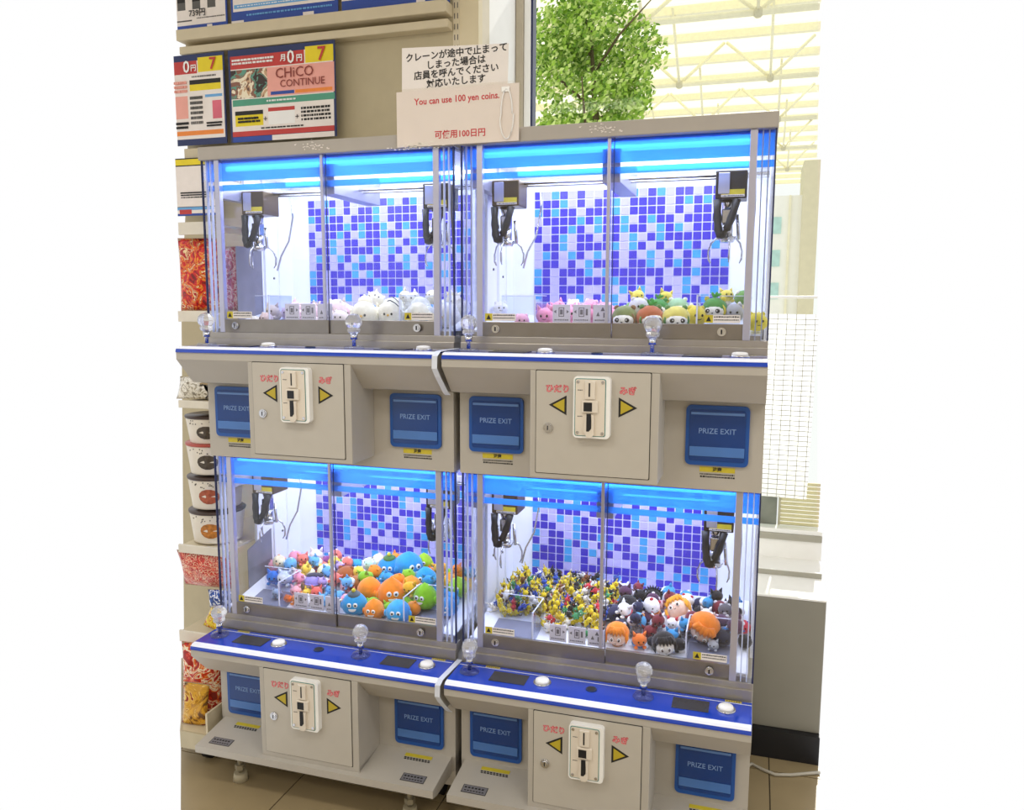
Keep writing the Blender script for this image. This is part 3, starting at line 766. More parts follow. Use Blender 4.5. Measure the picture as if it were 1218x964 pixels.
for a in [
 ('m', -.405, .07, .589, .036, '#1f9ad8', 'blue monster plush with grey and yellow hat, right field of the lower left cabinet', .3, {'hat': '#4d5f6a', 'round': 1}),
 ('m', -.326, .056, .582, .031, '#f08a12', 'small orange monster plush peeking over the rail, lower left cabinet', .1, {}),
 ('m', -.244, .060, .584, .036, '#39a9e6', 'light blue monster plush low in front beside the warning sticker, lower left cabinet', .2, {'round': 1}),
 ('m', -.305, .143, .612, .042, '#ef860c', 'largest orange monster plush in the centre of the lower left heap', .5, {}),
 ('m', -.392, .153, .608, .037, '#f0890e', 'plain orange monster plush turned away, left of the largest one', 2.4, {'round': 1}),
 ('m', -.187, .150, .608, .037, '#86c812', 'green monster plush with a wide grin beside the right post, lower left cabinet', -.15, {}),
 ('m', -.262, .206, .618, .031, '#f39a20', 'orange monster plush with curled top behind the largest orange one', .7, {}),
 ('m', -.244, .131, .585, .020, '#8fd01c', 'small lime monster plush wedged above the light blue one, lower left cabinet', .3, {}),
 ('m', -.385, .296, .640, .038, '#1a93d6', 'blue monster plush with a green cap against the tiled wall, lower left cabinet', .2, {'hat': '#49793c', 'round': 1}),
 ('m', -.317, .306, .648, .046, '#1c97da', 'biggest blue monster plush lying high on the lower left heap', .9, {'round': 1}),
 ('m', -.281, .360, .650, .028, '#a5cf22', 'lime and yellow monster plush at the back right top of the heap, lower left cabinet', .1, {}),
 ('m', -.233, .262, .630, .033, '#1fa3de', 'blue monster plush half hidden behind the grinning green one', .1, {'round': 1}),
 ('m', -.381, .248, .616, .024, '#23a6dd', 'small pointed blue monster plush between orange and blue ones, lower left cabinet', .1, {}),
 ('m', -.148, .270, .624, .026, '#f0a51e', 'yellow orange monster plush seen through the clear corner, lower left cabinet', .0, {}),
 ('m', -.106, .235, .620, .031, '#9bd128', 'lime monster plush in the clear corner column of the lower left cabinet', .0, {}),
 ('m', -.099, .127, .593, .028, '#2b86d0', 'blue monster plush low in the clear corner column, lower left cabinet', .0, {'round': 1}),
 ]:
    k, x, y, z, r, col, lab, yw, o = a
    plush(k, x, y, z, r, col, lab, yw, tilt=.12 if k == 'm' else 0, group=G1, **o)
bpy.data.objects  # noqa
G2 = 'small plushes in the lower left cabinet'
for a in [
 ('b', -.521, .231, .617, .033, '#a2561e', 'brown ball plush right of the centre post, lower left cabinet', {}),
 ('b', -.468, .198, .605, .026, '#b4713c', 'tan ball plush left of the plain orange monster plush', {}),
 ('a', -.499, .180, .597, .021, '#f2b6c4', 'pale pink animal plush just right of the centre post, lower left cabinet', {}),
 ('b', -.529, .324, .627, .020, '#3aa8de', 'small sky blue ball plush by the tiled wall, lower left cabinet', {}),
 ('b', -.486, .332, .631, .023, '#eef0f4', 'white ball plush with grey ears by the tiled wall, lower left cabinet', {'c2': '#7d86a0'}),
 ('b', -.599, .313, .623, .019, '#3fae5a', 'small green ball plush behind the centre post, lower left cabinet', {}),
 ('b', -.568, .325, .625, .018, '#d8485a', 'small red and white ball plush beside the green one, lower left cabinet', {'c2': '#f4f0ee'}),
 ('b', -.432, .283, .621, .022, '#8a4f96', 'purple ball plush left of the blue plush with green cap', {}),
 ('a', -.776, .173, .603, .028, '#2c83dd', 'blue animal plush at the left end of the lower left heap', {}),
 ('a', -.727, .169, .606, .030, '#e6eef8', 'white and blue animal plush with dark face marks, lower left cabinet', {'c2': '#6fa3dc'}),
 ('b', -.831, .257, .613, .020, '#f4a9bd', 'pink ball plush at the far left back of the lower left heap', {}),
 ('b', -.790, .269, .617, .021, '#cfeee6', 'mint ball plush behind the blue animal plush, lower left cabinet', {}),
 ('b', -.772, .310, .622, .018, '#f08a4a', 'orange ball plush in the back row of the lower left heap', {}),
 ('b', -.735, .285, .615, .017, '#f2cf38', 'yellow ball plush in the back row of the lower left heap', {}),
 ('b', -.689, .252, .613, .022, '#f09424', 'tangerine ball plush below the white cat plush', {}),
 ('a', -.696, .207, .608, .025, '#f3ddd0', 'peach animal plush in the middle of the lower left heap', {}),
 ('a', -.701, .337, .638, .029, '#f5efee', 'white cat plush with pointed ears on top of the lower left heap', {'c2': '#e39ab8'}),
 ('b', -.616, .250, .618, .026, '#f3edc0', 'cream ball plush left of the centre post, lower left cabinet', {'c2': '#f6e27c'}),
 ('c', -.607, .164, .606, .032, '#9a8fdc', 'plush with a lilac and black cap above the arrow signs, lower left cabinet', {}),
 ('a', -.653, .118, .587, .022, '#f3b3bd', 'rose animal plush behind the leftmost arrow sign, lower left cabinet', {}),
 ('a', -.577, .126, .589, .022, '#ea6a5c', 'coral animal plush behind the rightmost arrow sign, lower left cabinet', {}),
 ('b', -.663, .084, .572, .013, '#f2762c', 'tiny orange ball plush left of the arrow signs, lower left cabinet', {}),
 ('a', -.715, .099, .579, .018, '#8ea2c4', 'grey blue animal plush low behind the chute guard, lower left cabinet', {}),
 ('b', -.686, .297, .621, .019, '#cfa8dc', 'lilac ball plush under the white cat plush', {}),
 ('b', -.831, .305, .619, .017, '#ef9fb4', 'small rose ball plush at the back left corner of the lower left heap', {}),
 ('b', -.759, .260, .611, .018, '#f6f4f0', 'small white ball plush between mint and yellow ones, lower left cabinet', {}),
 ('b', -.575, .193, .599, .018, '#f4dfe4', 'pale pink ball plush touching the centre post, lower left cabinet', {}),
 ('b', -.655, .333, .626, .017, '#a0559c', 'mauve ball plush right of the white cat plush', {}),
 ]:
    k, x, y, z, r, col, lab, o = a
    plush(k, x, y, z, r, col, lab, group=G2, **o)
G3 = 'dolls and animals in the lower right cabinet'
for a in [
 ('d', .459, .081, .587, .032, '#f08a22', 'orange-haired doll plush upright beside the centre post, lower right cabinet', 0, 0, {'c2': '#b5783c'}),
 ('a', .525, .080, .580, .025, '#ee7a2c', 'orange animal plush between the orange-haired and black-haired dolls', 0, 0, {'c2': '#3a8fd0'}),
 ('d', .600, .063, .583, .031, '#1e1a1c', 'black-haired doll plush with pale face low in front, lower right cabinet', 0, -.1, {'skin': '#efe7dc', 'c2': '#252025'}),
 ('d', .705, .147, .610, .041, '#ee8524', 'large orange-haired doll plush tilted sideways by the right post, lower right cabinet', .5, .35, {'c2': '#202230'}),
 ('a', .736, .116, .580, .018, '#b9bcc2', 'small grey animal plush under the tilted orange-haired doll', 0, 0, {}),
 ('d', .623, .241, .624, .036, '#f0a828', 'golden-haired doll plush lying on its back in the heap, lower right cabinet', -1.0, -.6, {'c2': '#e8e4e0'}),
 ('a', .566, .183, .601, .026, '#f2f2f4', 'white animal plush in the middle of the lower right heap', 0, 0, {'c2': '#cfd6e4'}),
 ('a', .611, .191, .600, .021, '#f4efee', 'white and red animal plush below the golden-haired doll', 0, 0, {'c2': '#d8404a', 'c3': '#d8404a'}),
 ('b', .507, .179, .600, .023, '#4aa6e0', 'light blue ball plush behind the orange animal plush, lower right cabinet', 0, 0, {'c2': '#f0a040'}),
 ('b', .475, .308, .622, .019, '#2c9ac8', 'teal ball plush at the back of the lower right heap', 0, 0, {}),
 ('d', .464, .242, .618, .028, '#17161c', 'black-haired doll plush at the back near the centre post, lower right cabinet', .3, .5, {'skin': '#e8ded2'}),
 ('d', .536, .309, .628, .025, '#121218', 'doll plush with spiky black hair against the tiled wall', 0, .2, {'spiky': 1, 'skin': '#f2e8e2', 'c2': '#e8e6ea'}),
 ('b', .747, .294, .624, .024, '#7c2430', 'maroon ball plush at the back right of the lower right heap', 0, 0, {'c2': '#f0e8ea'}),
 ('b', .690, .265, .614, .021, '#24242c', 'charcoal ball plush right of the golden-haired doll', 0, 0, {}),
 ('a', .706, .252, .618, .021, '#f4f2ee', 'white animal plush above the tilted orange-haired doll', 0, 0, {}),
 ('b', .755, .220, .609, .024, '#55304e', 'plum ball plush by the right post, lower right cabinet', 0, 0, {'c2': '#f0eef2'}),
 ('b', .759, .141, .593, .025, '#1f2238', 'navy ball plush behind the right post, lower right cabinet', 0, 0, {}),
 ('b', .434, .201, .607, .027, '#24264a', 'dark navy ball plush right behind the centre post, lower right cabinet', 0, 0, {}),
 ('a', .508, .257, .613, .021, '#f5f3f3', 'white animal plush in front of the spiky-haired doll', 0, 0, {'c2': '#c8303c'}),
 ('a', .562, .286, .617, .019, '#f4c6d0', 'pink and white animal plush behind the golden-haired doll', 0, 0, {'c2': '#f6f2f2'}),
 ('b', .820, .219, .604, .019, '#d23a52', 'red ball plush in the clear corner of the lower right cabinet', 0, 0, {'c2': '#4a66c8'}),
 ('b', .824, .144, .589, .019, '#1a1a20', 'black ball plush in the clear corner of the lower right cabinet', 0, 0, {}),
 ]:
    k, x, y, z, r, col, lab, tl, rl, o = a
    plush(k, x, y, z, r, col, lab, tilt=tl, roll=rl, group=G3, **o)
G4 = 'white bird plushes in the upper left cabinet'
for a in [
 ('w', -.348, .070, 1.530, .037, '#f4f0dc', 'white bird plush facing out, nearest the centre post, upper left cabinet', {}),
 ('w', -.268, .090, 1.534, .035, '#f3efdc', 'second white bird plush with a dark cord, upper left cabinet', {'cord': 1}),
 ('w', -.187, .115, 1.536, .031, '#f3efda', 'white bird plush behind the warning sticker, upper left cabinet', {}),
 ('w', -.300, .175, 1.553, .030, '#f5f2e2', 'white bird plush behind the two front birds, upper left cabinet', {'cord': 1}),
 ('w', -.215, .200, 1.556, .029, '#f1eedc', 'white bird plush at the back right, upper left cabinet', {}),
 ('w', -.072, .070, 1.530, .034, '#f0eee4', 'white bird plush in the clear corner of the upper left cabinet', {}),
 ('b', -.493, .150, 1.546, .030, '#f5dce2', 'pink and white ball plush behind the centre post, upper left cabinet', {'c2': '#ffffff'}),
 ('b', -.424, .060, 1.520, .024, '#f2e8ea', 'pale pink ball plush left of the front bird plush', {}),
 ('a', -.706, .120, 1.536, .027, '#d8cabb', 'beige animal plush left of the arrow signs, upper left cabinet', {}),
 ('b', -.694, .060, 1.516, .020, '#dfc7c2', 'small dusty pink ball plush left of the arrow signs, upper left cabinet', {}),
 ('b', -.733, .055, 1.509, .015, '#f3efe8', 'tiny cream ball plush right of the left warning sticker, upper left cabinet', {}),
 ('b', -.635, .150, 1.537, .026, '#f0d4dc', 'pink ball plush behind the leftmost arrow sign, upper left cabinet', {}),
 ('b', -.574, .150, 1.537, .026, '#eed2dc', 'pink ball plush behind the rightmost arrow sign, upper left cabinet', {}),
 ]:
    k, x, y, z, r, col, lab, o = a
    plush(k, x, y, z, r, col, lab, group=G4 if k == 'w' else 'small pale plushes in the upper left cabinet', **o)
G5 = 'pink plushes in the upper right cabinet'
for a in [
 ('a', .230, .080, 1.527, .030, '#f09cc0', 'pink animal plush at the left end of the pink row, upper right cabinet', {}),
 ('a', .286, .120, 1.534, .031, '#f2a6c6', 'pink animal plush behind the leftmost arrow sign, upper right cabinet', {}),
 ('a', .342, .120, 1.534, .030, '#efa0c2', 'pink animal plush behind the middle arrow sign, upper right cabinet', {}),
 ('a', .395, .120, 1.533, .029, '#f1a8c8', 'pink animal plush behind the rightmost arrow sign, upper right cabinet', {}),
 ('b', .159, .080, 1.516, .020, '#f0b4cc', 'small pink ball plush low on the left, upper right cabinet', {}),
 ('b', .040, .245, 1.551, .022, '#efeff2', 'white ball plush in the far left corner, upper right cabinet', {}),
 ('b', .275, .250, 1.560, .020, '#f2eff2', 'small white ball plush behind the pink row, upper right cabinet', {}),
 ]:
    k, x, y, z, r, col, lab, o = a
    plush(k, x, y, z, r, col, lab, group=G5 if col[1] == 'f' and k == 'a' else 'small plushes on the left of the upper right cabinet', **o)
G6 = 'hooded plushes in the upper right cabinet'
for a in [
 ('h', .465, .062, 1.526, .033, '#7f8a52', 'white-faced plush in an olive green hood, left of the front three', {'c2': '#8a6a48'}),
 ('h', .536, .062, 1.527, .034, '#b5643a', 'white-faced plush in a rust hood with green rim, middle of the front three', {'c2': '#5f8a4a', 'leaf': 1}),
 ('h', .606, .062, 1.526, .033, '#dcd06a', 'white-faced plush in a pale yellow hood, right of the front three', {'c2': '#62914e'}),
 ('h', .545, .170, 1.553, .028, '#3f8f45', 'plush in a leafy green hood in the second row, upper right cabinet', {'leaf': 1}),
 ('b', .489, .172, 1.556, .028, '#c8c8ce', 'pale grey ball plush on the left of the second row, upper right cabinet', {}),
 ('h', .600, .180, 1.555, .028, '#9fc8a0', 'plush in a mint hood in the second row, upper right cabinet', {'c2': '#e8efe0'}),
 ('b', .655, .120, 1.532, .028, '#e2cf4a', 'yellow ball plush right of the front three hooded plushes', {}),
 ('h', .705, .150, 1.552, .032, '#4f9444', 'white-faced plush in a green hood beside the crane, upper right cabinet', {'c2': '#e2d24c', 'leaf': 1}),
 ('b', .757, .150, 1.541, .026, '#a9aab0', 'grey ball plush near the right post, upper right cabinet', {}),
 ('b', .818, .062, 1.519, .026, '#e6d640', 'yellow ball plush in the clear corner of the upper right cabinet', {}),
 ('b', .811, .125, 1.526, .020, '#efe6a0', 'pale yellow ball plush behind the yellow one in the upper right corner', {}),
 ]:
    k, x, y, z, r, col, lab, o = a
    plush(k, x, y, z, r, col, lab, group=G6 if k == 'h' else 'small plushes on the right of the upper right cabinet', **o)
# extra layer that gives the upper birds and hooded toys their height
def fill(x0, x1, y0, y1, ox, z0, pal, where, n0, n1, seed, rmin=.019, rmax=.027, skip=None):
    rr = random.Random(seed)
    for layer, n in ((0, n0), (1, n1)):
        made = tries = 0
        while made < n and tries < 4000:
            tries += 1
            x, y = rr.uniform(x0, x1), rr.uniform(y0 + (.07 if layer else 0), y1); r = rr.uniform(rmin, rmax)
            if skip and skip(x, y): continue
            z = z0 + .0345 + max(0, min(.04, (y-.05)*.1778)) + r*.9 + layer*.036
            X = ox + x
            if any((X-p[0])**2 + (y-p[1])**2 + (z-p[2])**2 < (.80*(r*1.1+p[3]))**2 for p in PLACED): continue
            nm, hx, c2 = rr.choice(pal); kd = rr.choice('aab')
            lay = ('buried low in', 'on top of')[layer]
            kn = {'a': 'animal', 'b': 'ball'}[kd]
            plush(kd, X, y, z - r*.114, r*.965, hx, 'small %s %s plush %s the %s' % (nm, kn, lay, where), tilt=rr.uniform(-.5, .5), roll=rr.uniform(-.6, .6),
                  yaw=rr.uniform(-.9, .9), group='%s %s plushes %s the %s' % (nm, kn, lay, where), c2=c2); made += 1
PAST = [('pink', '#f29ab4', '#fbe6ea'), ('white', '#f4f2ef', '#e8a0b4'), ('mint', '#bfe8d8', '#f4f4f0'), ('yellow', '#f0d24a', '#f6efc8'), ('lilac', '#bda2e0', '#f2eef8'),
        ('sky blue', '#6ab4ea', '#e8f2fa'), ('orange', '#ee8f3c', '#f8e0c0'), ('cream', '#f2e6c4', '#e8b890'), ('coral', '#ea7a6c', '#f8ded8')]
MONS = [('orange', '#ef8a12', '#ef8a12'), ('blue', '#2a9bdc', '#2a9bdc'), ('green', '#86c41c', '#86c41c'), ('yellow', '#f0b41e', '#f0b41e')]
DARK = [('black', '#1a191f', '#e8e2dc'), ('white', '#f3f1f0', '#c83242'), ('navy', '#24284a', '#e6e6ee'), ('maroon', '#7a2634', '#f0e8e8'), ('blue', '#3f9ad8', '#f2f2f4'),
        ('grey', '#6a6870', '#d8d8dc'), ('orange', '#ea862c', '#f4d8b8'), ('plum', '#54304e', '#efe6ee')]
fill(.075, .425, .07, .335, -.87, .517, PAST, 'pastel heap, lower left cabinet', 46, 26, 1, skip=lambda x, y: x < .20 and y < .155)
fill(.44, .78, .06, .36, -.87, .517, MONS, 'monster plush heap, lower left cabinet', 26, 12, 2, .022, .031, skip=lambda x, y: x > .66 and y < .15)
fill(.44, .80, .06, .345, 0, .517, DARK, 'doll heap, lower right cabinet', 48, 24, 3, skip=lambda x, y: x > .66 and y < .12)
fill(.44, .80, .05, .32, -.87, 1.457, [('white', '#f4f1e2', '#f4f1e2'), ('cream', '#f0e8cc', '#f6f2e4')], 'white heap, upper left cabinet', 18, 9, 4, .022, .028)
fill(.16, .40, .10, .30, -.87, 1.457, [('pink', '#f0ccd6', '#f6e8ea'), ('beige', '#dccbbb', '#efe6dc')], 'pale heap, upper left cabinet', 11, 0, 5, .02, .026)
fill(.20, .41, .10, .30, 0, 1.457, [('pink', '#f0a0c2', '#f6c8da')], 'pink row, upper right cabinet', 12, 0, 6, .022, .028)
fill(.44, .78, .10, .32, 0, 1.457, [('green', '#6a9a4a', '#e8e6d8'), ('grey', '#c4c4ca', '#e8e8ea'), ('yellow', '#dccb58', '#f2eeda')], 'hooded heap, upper right cabinet', 12, 4, 7, .021, .026)
# heap of tiny figures, lower right cabinet
FIGC = [('yellow', '#e2c81e', .46), ('black', '#1a1a1e', .16), ('pale', '#e9e4dc', .12), ('blue', '#2c4fae', .09), ('red', '#cf3440', .07), ('brown', '#7a4a22', .05), ('green', '#3f8f5a', .05)]
FM = {}
for nm, hx, w in FIGC:
    for v, (c2, c3) in enumerate((('#1c1a18', '#c8352c'), ('#f2efe6', '#1c1a18'))):
        b = B(); s = .0105
        b.m(0).ico((0, 0, 0), (s, s*.85, s*1.0), 2, True); b.ico((0, 0, s*1.5), (s*.95, s*.9, s*.85), 2, True)
        for q in (-1, 1):
            b.m(0).cyl((q*s*.5, 0, s*2.1), (q*s*1.0, 0, s*3.1), s*.28, s*.12, 5); b.m(1).cyl((q*s*.9, 0, s*2.9), (q*s*1.15, 0, s*3.4), s*.15, s*.03, 5)
            b.m(1).ico((q*s*.4, -s*.8, s*1.6), s*.16, 1); b.m(2).ico((q*s*.7, -s*.68, s*1.25), s*.17, 1)
            b.m(0).ico((q*s*.95, -s*.2, s*.1), (s*.4, s*.35, s*.3), 1, True); b.ico((q*s*.5, -s*.35, -s*.9), (s*.35, s*.45, s*.3), 1, True)
        b.m(1).tube([(0, s*.7, -s*.3), (s*.3, s*1.5, s*.3), (-s*.3, s*1.8, s*1.0), (s*.4, s*2.1, s*1.6)], [s*.2, s*.2, s*.25, s*.1], 4)
        FM[(nm, v)] = b.mesh('figure_keychain', [cloth(hx), cloth(c2), cloth(c3)])
rf = random.Random(21); nfig = 0
pts = []
for layer in range(3):
    x = .085
    for _ in range(2000):
        if len([p for p in pts if p[3] == layer]) >= (115, 90, 60)[layer]: break
        X = rf.uniform(.03, .425) if layer == 0 else rf.uniform(.06, .41); Y = rf.uniform(.155, .42) if X < .22 else rf.uniform(.085, .42)
        if layer and Y < .12: continue
        if all((X-p[0])**2 + (Y-p[1])**2 > (.0175, .019, .021)[layer]**2 for p in pts if p[3] == layer): pts.append((X, Y, 0, layer))
for X, Y, _, layer in pts:
    bedz = .517 + .0345 + max(0, min(.04, (Y-.05)*.1778)) + .011
    Z = bedz + layer*.017 + (.003*rf.random())
    nm = rf.choices([c[0] for c in FIGC], [c[2] for c in FIGC])[0]
    o = put('figure_keychain', FM[(nm, rf.randint(0, 1))], None, (X, Y, Z), (rf.uniform(-.9, .9), rf.uniform(-.9, .9), rf.uniform(0, 6.28)))
    lay = ('bottom', 'middle', 'top')[layer]
    tag(o, 'tiny ' + nm + ' figure keychain in the ' + lay + ' layer of the heap, lower right cabinet', 'figure', 'tiny ' + nm + ' keychains in the lower right heap, ' + lay + ' layer')

# ------------------------------------------------------------------ paper notices on the roof
t = thing('paper_notice', 'white paper notice with four lines of black Japanese text on the roof edge', 'notice', (-.012, -.0165, 2.048))
B().prism([(-.160, .105), (.155, .105), (.158, .222), (-.158, .236)], 'y', .001, .0022).obj('paper_sheet', PAPER, t)
JL = ['クレーンが途中で止まって', 'しまった場合は', '店員を呼んでください', '対応いたします']
for k, s in enumerate(JL):
    put('lettering', text_mesh(s, .0245, .0003, .0004, INK, 1.03), t, (.004, .0004, .209 - k*.0252), (0, math.radians(-1.2), 0))
# keeps the first notice from standing on nothing: lower margin tucked behind the second
B().box(-.150, .150, .0022, .0032, .0, .108).obj('paper_sheet', PAPER, t)
t = thing('paper_notice', 'white paper notice in clear sleeve reading you can use 100 yen coins in red', 'notice', (-.007, -.020, 1.992))
B().box(-.180, .184, .000, .0012, .020, .172).obj('paper_sheet', mat('paper_pink', '#e8dfdb', .6, var=.02), t)
B().box(-.182, .190, -.0022, -.0014, .016, .178).obj('clear_sleeve', glass('sleeve_film', '#fdfcfa', 1.3, .25, .3), t)
put('lettering', text_mesh('You can use 100 yen coins.', .0250, .0003, .0004, RED, .92), t, (.002, -.0004, .142), (0, math.radians(-.6), 0))
put('lettering', text_mesh('可使用100日円', .0235, .0003, .0004, RED), t, (.012, -.0004, .047))
pts = []
for k in range(25):
    a = 2*PI*k/24; pts.append((.150+.020*math.cos(a)*(1 if math.sin(a) < 0 else .8), -.004, .092+.066*math.sin(a)))
b = B(); b.tube(pts, .0018, 6); b.box(.135, .158, -.004, -.002, .150, .164, .001); b.obj('white_hook_loop', WHITE, t)
b = B(); r = random.Random(9)
for k in range(60):
    x = -.19 + r.gauss(.06, .035); z = .012 + r.uniform(0, .018); b.box(x, x+r.uniform(.003, .010), -.0005, .0, z, z+r.uniform(.001, .003))
b.obj('torn_tape', mat('tape_white', '#efece6', .4), t)

# ------------------------------------------------------------------ display shelving with posters and snacks
SH = mat('shelf_cream', '#cfc2a4', .5, var=.03); SHD = mat('shelf_underside', '#8a7b5e', .7)
shf = thing('display_shelf', 'cream metal gondola shelving with posters and snacks left of the machines', 'shelf', (-1.1, .3, 0))
def sh(b, name, m, **k): return b.obj(name, m, shf, (1.1, -.3, 0), **k)
sh(B().prism([(-1.312, 2.76), (-.22, 2.76), (-.22, .06), (-1.47, .06), (-1.395, 1.6), (-1.335, 2.1)], 'y', .52, .545), 'back_board', mat('board_shaded_cream', '#bdb192', .7, var=.03))  # cream darkened to hold the shade behind the shelves
b = B(); b.m(0).box(-.222, -.197, .518, .558, .02, 2.76, .002); b.m(1)
for k in range(70):
    z = .3 + k*.035
    for x in (-.2165, -.2055): b.box(x, x+.003, .5172, .5182, z, z+.018)
sh(b, 'slotted_upright', [mat('upright_cream', '#d8ccb0', .5), GREYT])
sh(B().box(-.197, -.128, .518, .558, .0, 2.76), 'end_pillar', mat('pillar_cream', '#dccfae', .6, var=.02))
sh(B().box(-1.31, -.222, .455, .52, 2.545, 2.585, .003), 'poster_rail', SH)
sh(B().box(-1.31, -.222, .470, .52, 2.500, 2.528, .003), 'poster_rail', SH)
sh(B().box(-1.31, -.64, .470, .52, 2.115, 2.155, .003), 'poster_rail', SH)
shelves = [(1.826, .035, -1.026), (1.535, .030, -1.044), (1.232, .020, -1.060), (.722, .024, -1.090), (.405, .036, -1.105)]
for z, th, xl in shelves:
    b = B(); b.m(0).box(xl, -.89, .075, .52, z-.008, z, .001); b.m(1).box(xl, -.89, .070, .078, z-th, z+.006, .002)
    sh(b, 'shelf_board', [SH, mat('price_rail', '#ddd6c6', .4)])
# bottom deck with a bevelled left end
b = B(); b.m(0).prism([(-1.125, .10), (-.995, -.07), (-.892, -.07), (-.892, .52), (-1.125, .52)], 'z', .108, .124)
b.m(1).prism([(-1.128, .096), (-.998, -.075), (-.892, -.075), (-.892, -.068), (-.995, -.068), (-1.124, .10)], 'z', .066, .126)
sh(b, 'bottom_deck', [SH, mat('plinth_beige', '#b9ad8f', .5)])
sh(B().box(-.897, -.889, -.07, .52, .060, .20, .001), 'end_plate', SH)
for y in (.0, .42):
    b = B(); b.m(0).cyl((-.955, y, .028), (-.925, y, .028), .028, n=18); b.m(1).box(-.952, -.928, y-.012, y+.012, .03, .108)
    sh(b, 'shelf_foot', [BLACK, GREYT])
# posters
PW = mat('poster_white', '#efe6df', .6, var=.03, nscale=30); PB = mat('poster_blue', '#2b4aa0', .5); PR = mat('poster_red', '#c23a35', .5); PY = mat('poster_yellow', '#e9d21c', .5)
PP = mat('poster_pink', '#eea89a', .5, var=.04); PG = mat('poster_green', '#4f9a7e', .5); PO = mat('poster_orange', '#ee8a35', .5); PN = mat('poster_navy', '#23305f', .5)
PLB = mat('poster_light_blue', '#6aa8dd', .5)
def poster(label, x0, x1, z0, z1, y, parts, texts, base=PN):
    t = thing('poster', label, 'poster', ((x0+x1)/2, y, z0), group='advertising posters on the back board')
    w, h = x1-x0, z1-z0
    B().box(-w/2, w/2, -.003, .0, 0, h).obj('poster_sheet', base, t)
    mats = []; b = B()
    for k_, (a0, a1, c0, c1, m_) in enumerate(parts):
        if m_ not in mats: mats.append(m_)
        k = .0032 + .00004*k_
        b.m(mats.index(m_)).box(-w/2+a0*w, -w/2+a1*w, -k, -.003, c0*h, c1*h)
    b.obj('printed_area', mats, t)
    for tx, px, pz, sz, m_, bo in texts:
        put('lettering', text_mesh(tx, sz, .0002, bo, m_), t, (-w/2+px*w, -.0068, pz*h))
    return t
PHOTO = patterned('printed_photo', ['#6b4a3a', '#c9a27c', '#efe3c8', '#8a5c4a', '#5f9a86', '#3a2a26'], 16, .5, 1.0)
BRN = mat('poster_brown_ink', '#8a3a30', .6)
rows = []
def ink_rows(x0, x1, z0, z1, n, m_, sd):
    r = random.Random(sd); out = []
    for k in range(n):
        zc = z0 + (z1-z0)*(k+.5)/n; x = x0
        while x < x1-.01:
            w = r.uniform(.01, .03); out.append((x, min(x+w, x1), zc-(z1-z0)/n*.28, zc+(z1-z0)/n*.28, m_)); x += w+r.uniform(.004, .012)
    return out
poster('large poster with pink panel reading CONTINUE and red 0 yen banner', -1.094, -.650, 2.165, 2.495, .470,
  [(.02, .98, .10, .93, PW), (.02, .72, .79, .93, PR), (.73, .985, .79, .96, PY), (.02, .37, .47, .78, PHOTO), (.37, .99, .47, .78, PP),
   (.03, .99, .39, .46, PG), (.05, .32, .17, .29, PY), (.05, .32, .29, .335, INK), (.37, .62, .17, .31, WHITE), (.37, .62, .31, .35, PR), (.02, .98, .06, .115, PR), (.02, .40, .0, .055, PB), (.40, .98, .0, .055, PW), (.40, .62, .485, .52, PB), (.63, .97, .485, .52, PO)]
  + ink_rows(.68, .95, .18, .34, 4, INK, 1) + ink_rows(.30, .70, .125, .15, 1, INK, 2) + ink_rows(.36, .65, .41, .44, 1, WHITE, 3) + ink_rows(.04, .44, .83, .90, 2, WHITE, 4) + ink_rows(.08, .29, .20, .27, 2, INK, 15),
  [('0', .60, .86, .062, WHITE, .001), ('円', .68, .845, .026, WHITE, .0008), ('7', .88, .865, .066, PR, .001), ('月', .53, .86, .026, WHITE, .0006), ('CHiCO', .63, .70, .050, BRN, .0), ('CONTINUE', .70, .59, .036, BRN, .0), ('+', .345, .23, .03, INK, 0), ('+', .645, .23, .03, INK, 0)])
poster('white poster with yellow box and red 0 yen banner at the far left', -1.335, -1.112, 2.165, 2.495, .470,
  [(.0, .97, .07, .93, PW), (.0, .46, .79, .93, PR), (.48, .97, .80, .96, PY), (.0, .94, .11, .16, PO), (.30, .92, .60, .67, PY), (.30, .92, .67, .72, INK), (.60, .94, .52, .55, PLB), (.74, .92, .28, .48, mat('poster_rose', '#d9687a', .5)), (.0, .25, .30, .55, PP)]
  + ink_rows(.35, .85, .74, .77, 1, GREYT, 5) + ink_rows(.30, .55, .22, .55, 6, GREYT, 6) + ink_rows(.0, .25, .18, .27, 2, INK, 7) + ink_rows(.62, .92, .19, .25, 2, INK, 8) + ink_rows(.0, .25, .58, .72, 3, PP, 9),
  [('0', .26, .86, .060, WHITE, .001), ('円', .40, .845, .026, WHITE, .0006), ('7', .78, .875, .060, PR, .001)])
poster('upper left poster with phone pictures and small black print above the rail', -1.335, -1.112, 2.587, 2.76, .500,
  [(.0, .97, .14, 1.0, PW), (.0, .3, .22, .25, GREYT)] + [(.02+.3*k, .18+.3*k, .46, .62, GREYT) for k in range(3)] + [(.02+.3*k, .18+.3*k, .62, .82, INK) for k in range(3)] + [(.6, .7, .03, .12, PW)] + ink_rows(.4, .95, .25, .29, 1, GREYT, 11),
  [('739円', .42, .37, .030, INK, .0004)], PB)
poster('upper poster with broad blue border and light blue caption bar', -1.094, -.650, 2.587, 2.76, .500,
  [(.02, .97, .30, 1.0, PW), (.03, .94, .36, .44, PLB), (.68, .78, .04, .14, PW), (.22, .35, .60, .70, INK), (.0, .12, .0, .12, PW), (.12, .14, .55, .70, INK)] + ink_rows(.06, .90, .385, .42, 1, WHITE, 12) + ink_rows(.15, .95, .18, .24, 1, PLB, 13),
  [], PB)
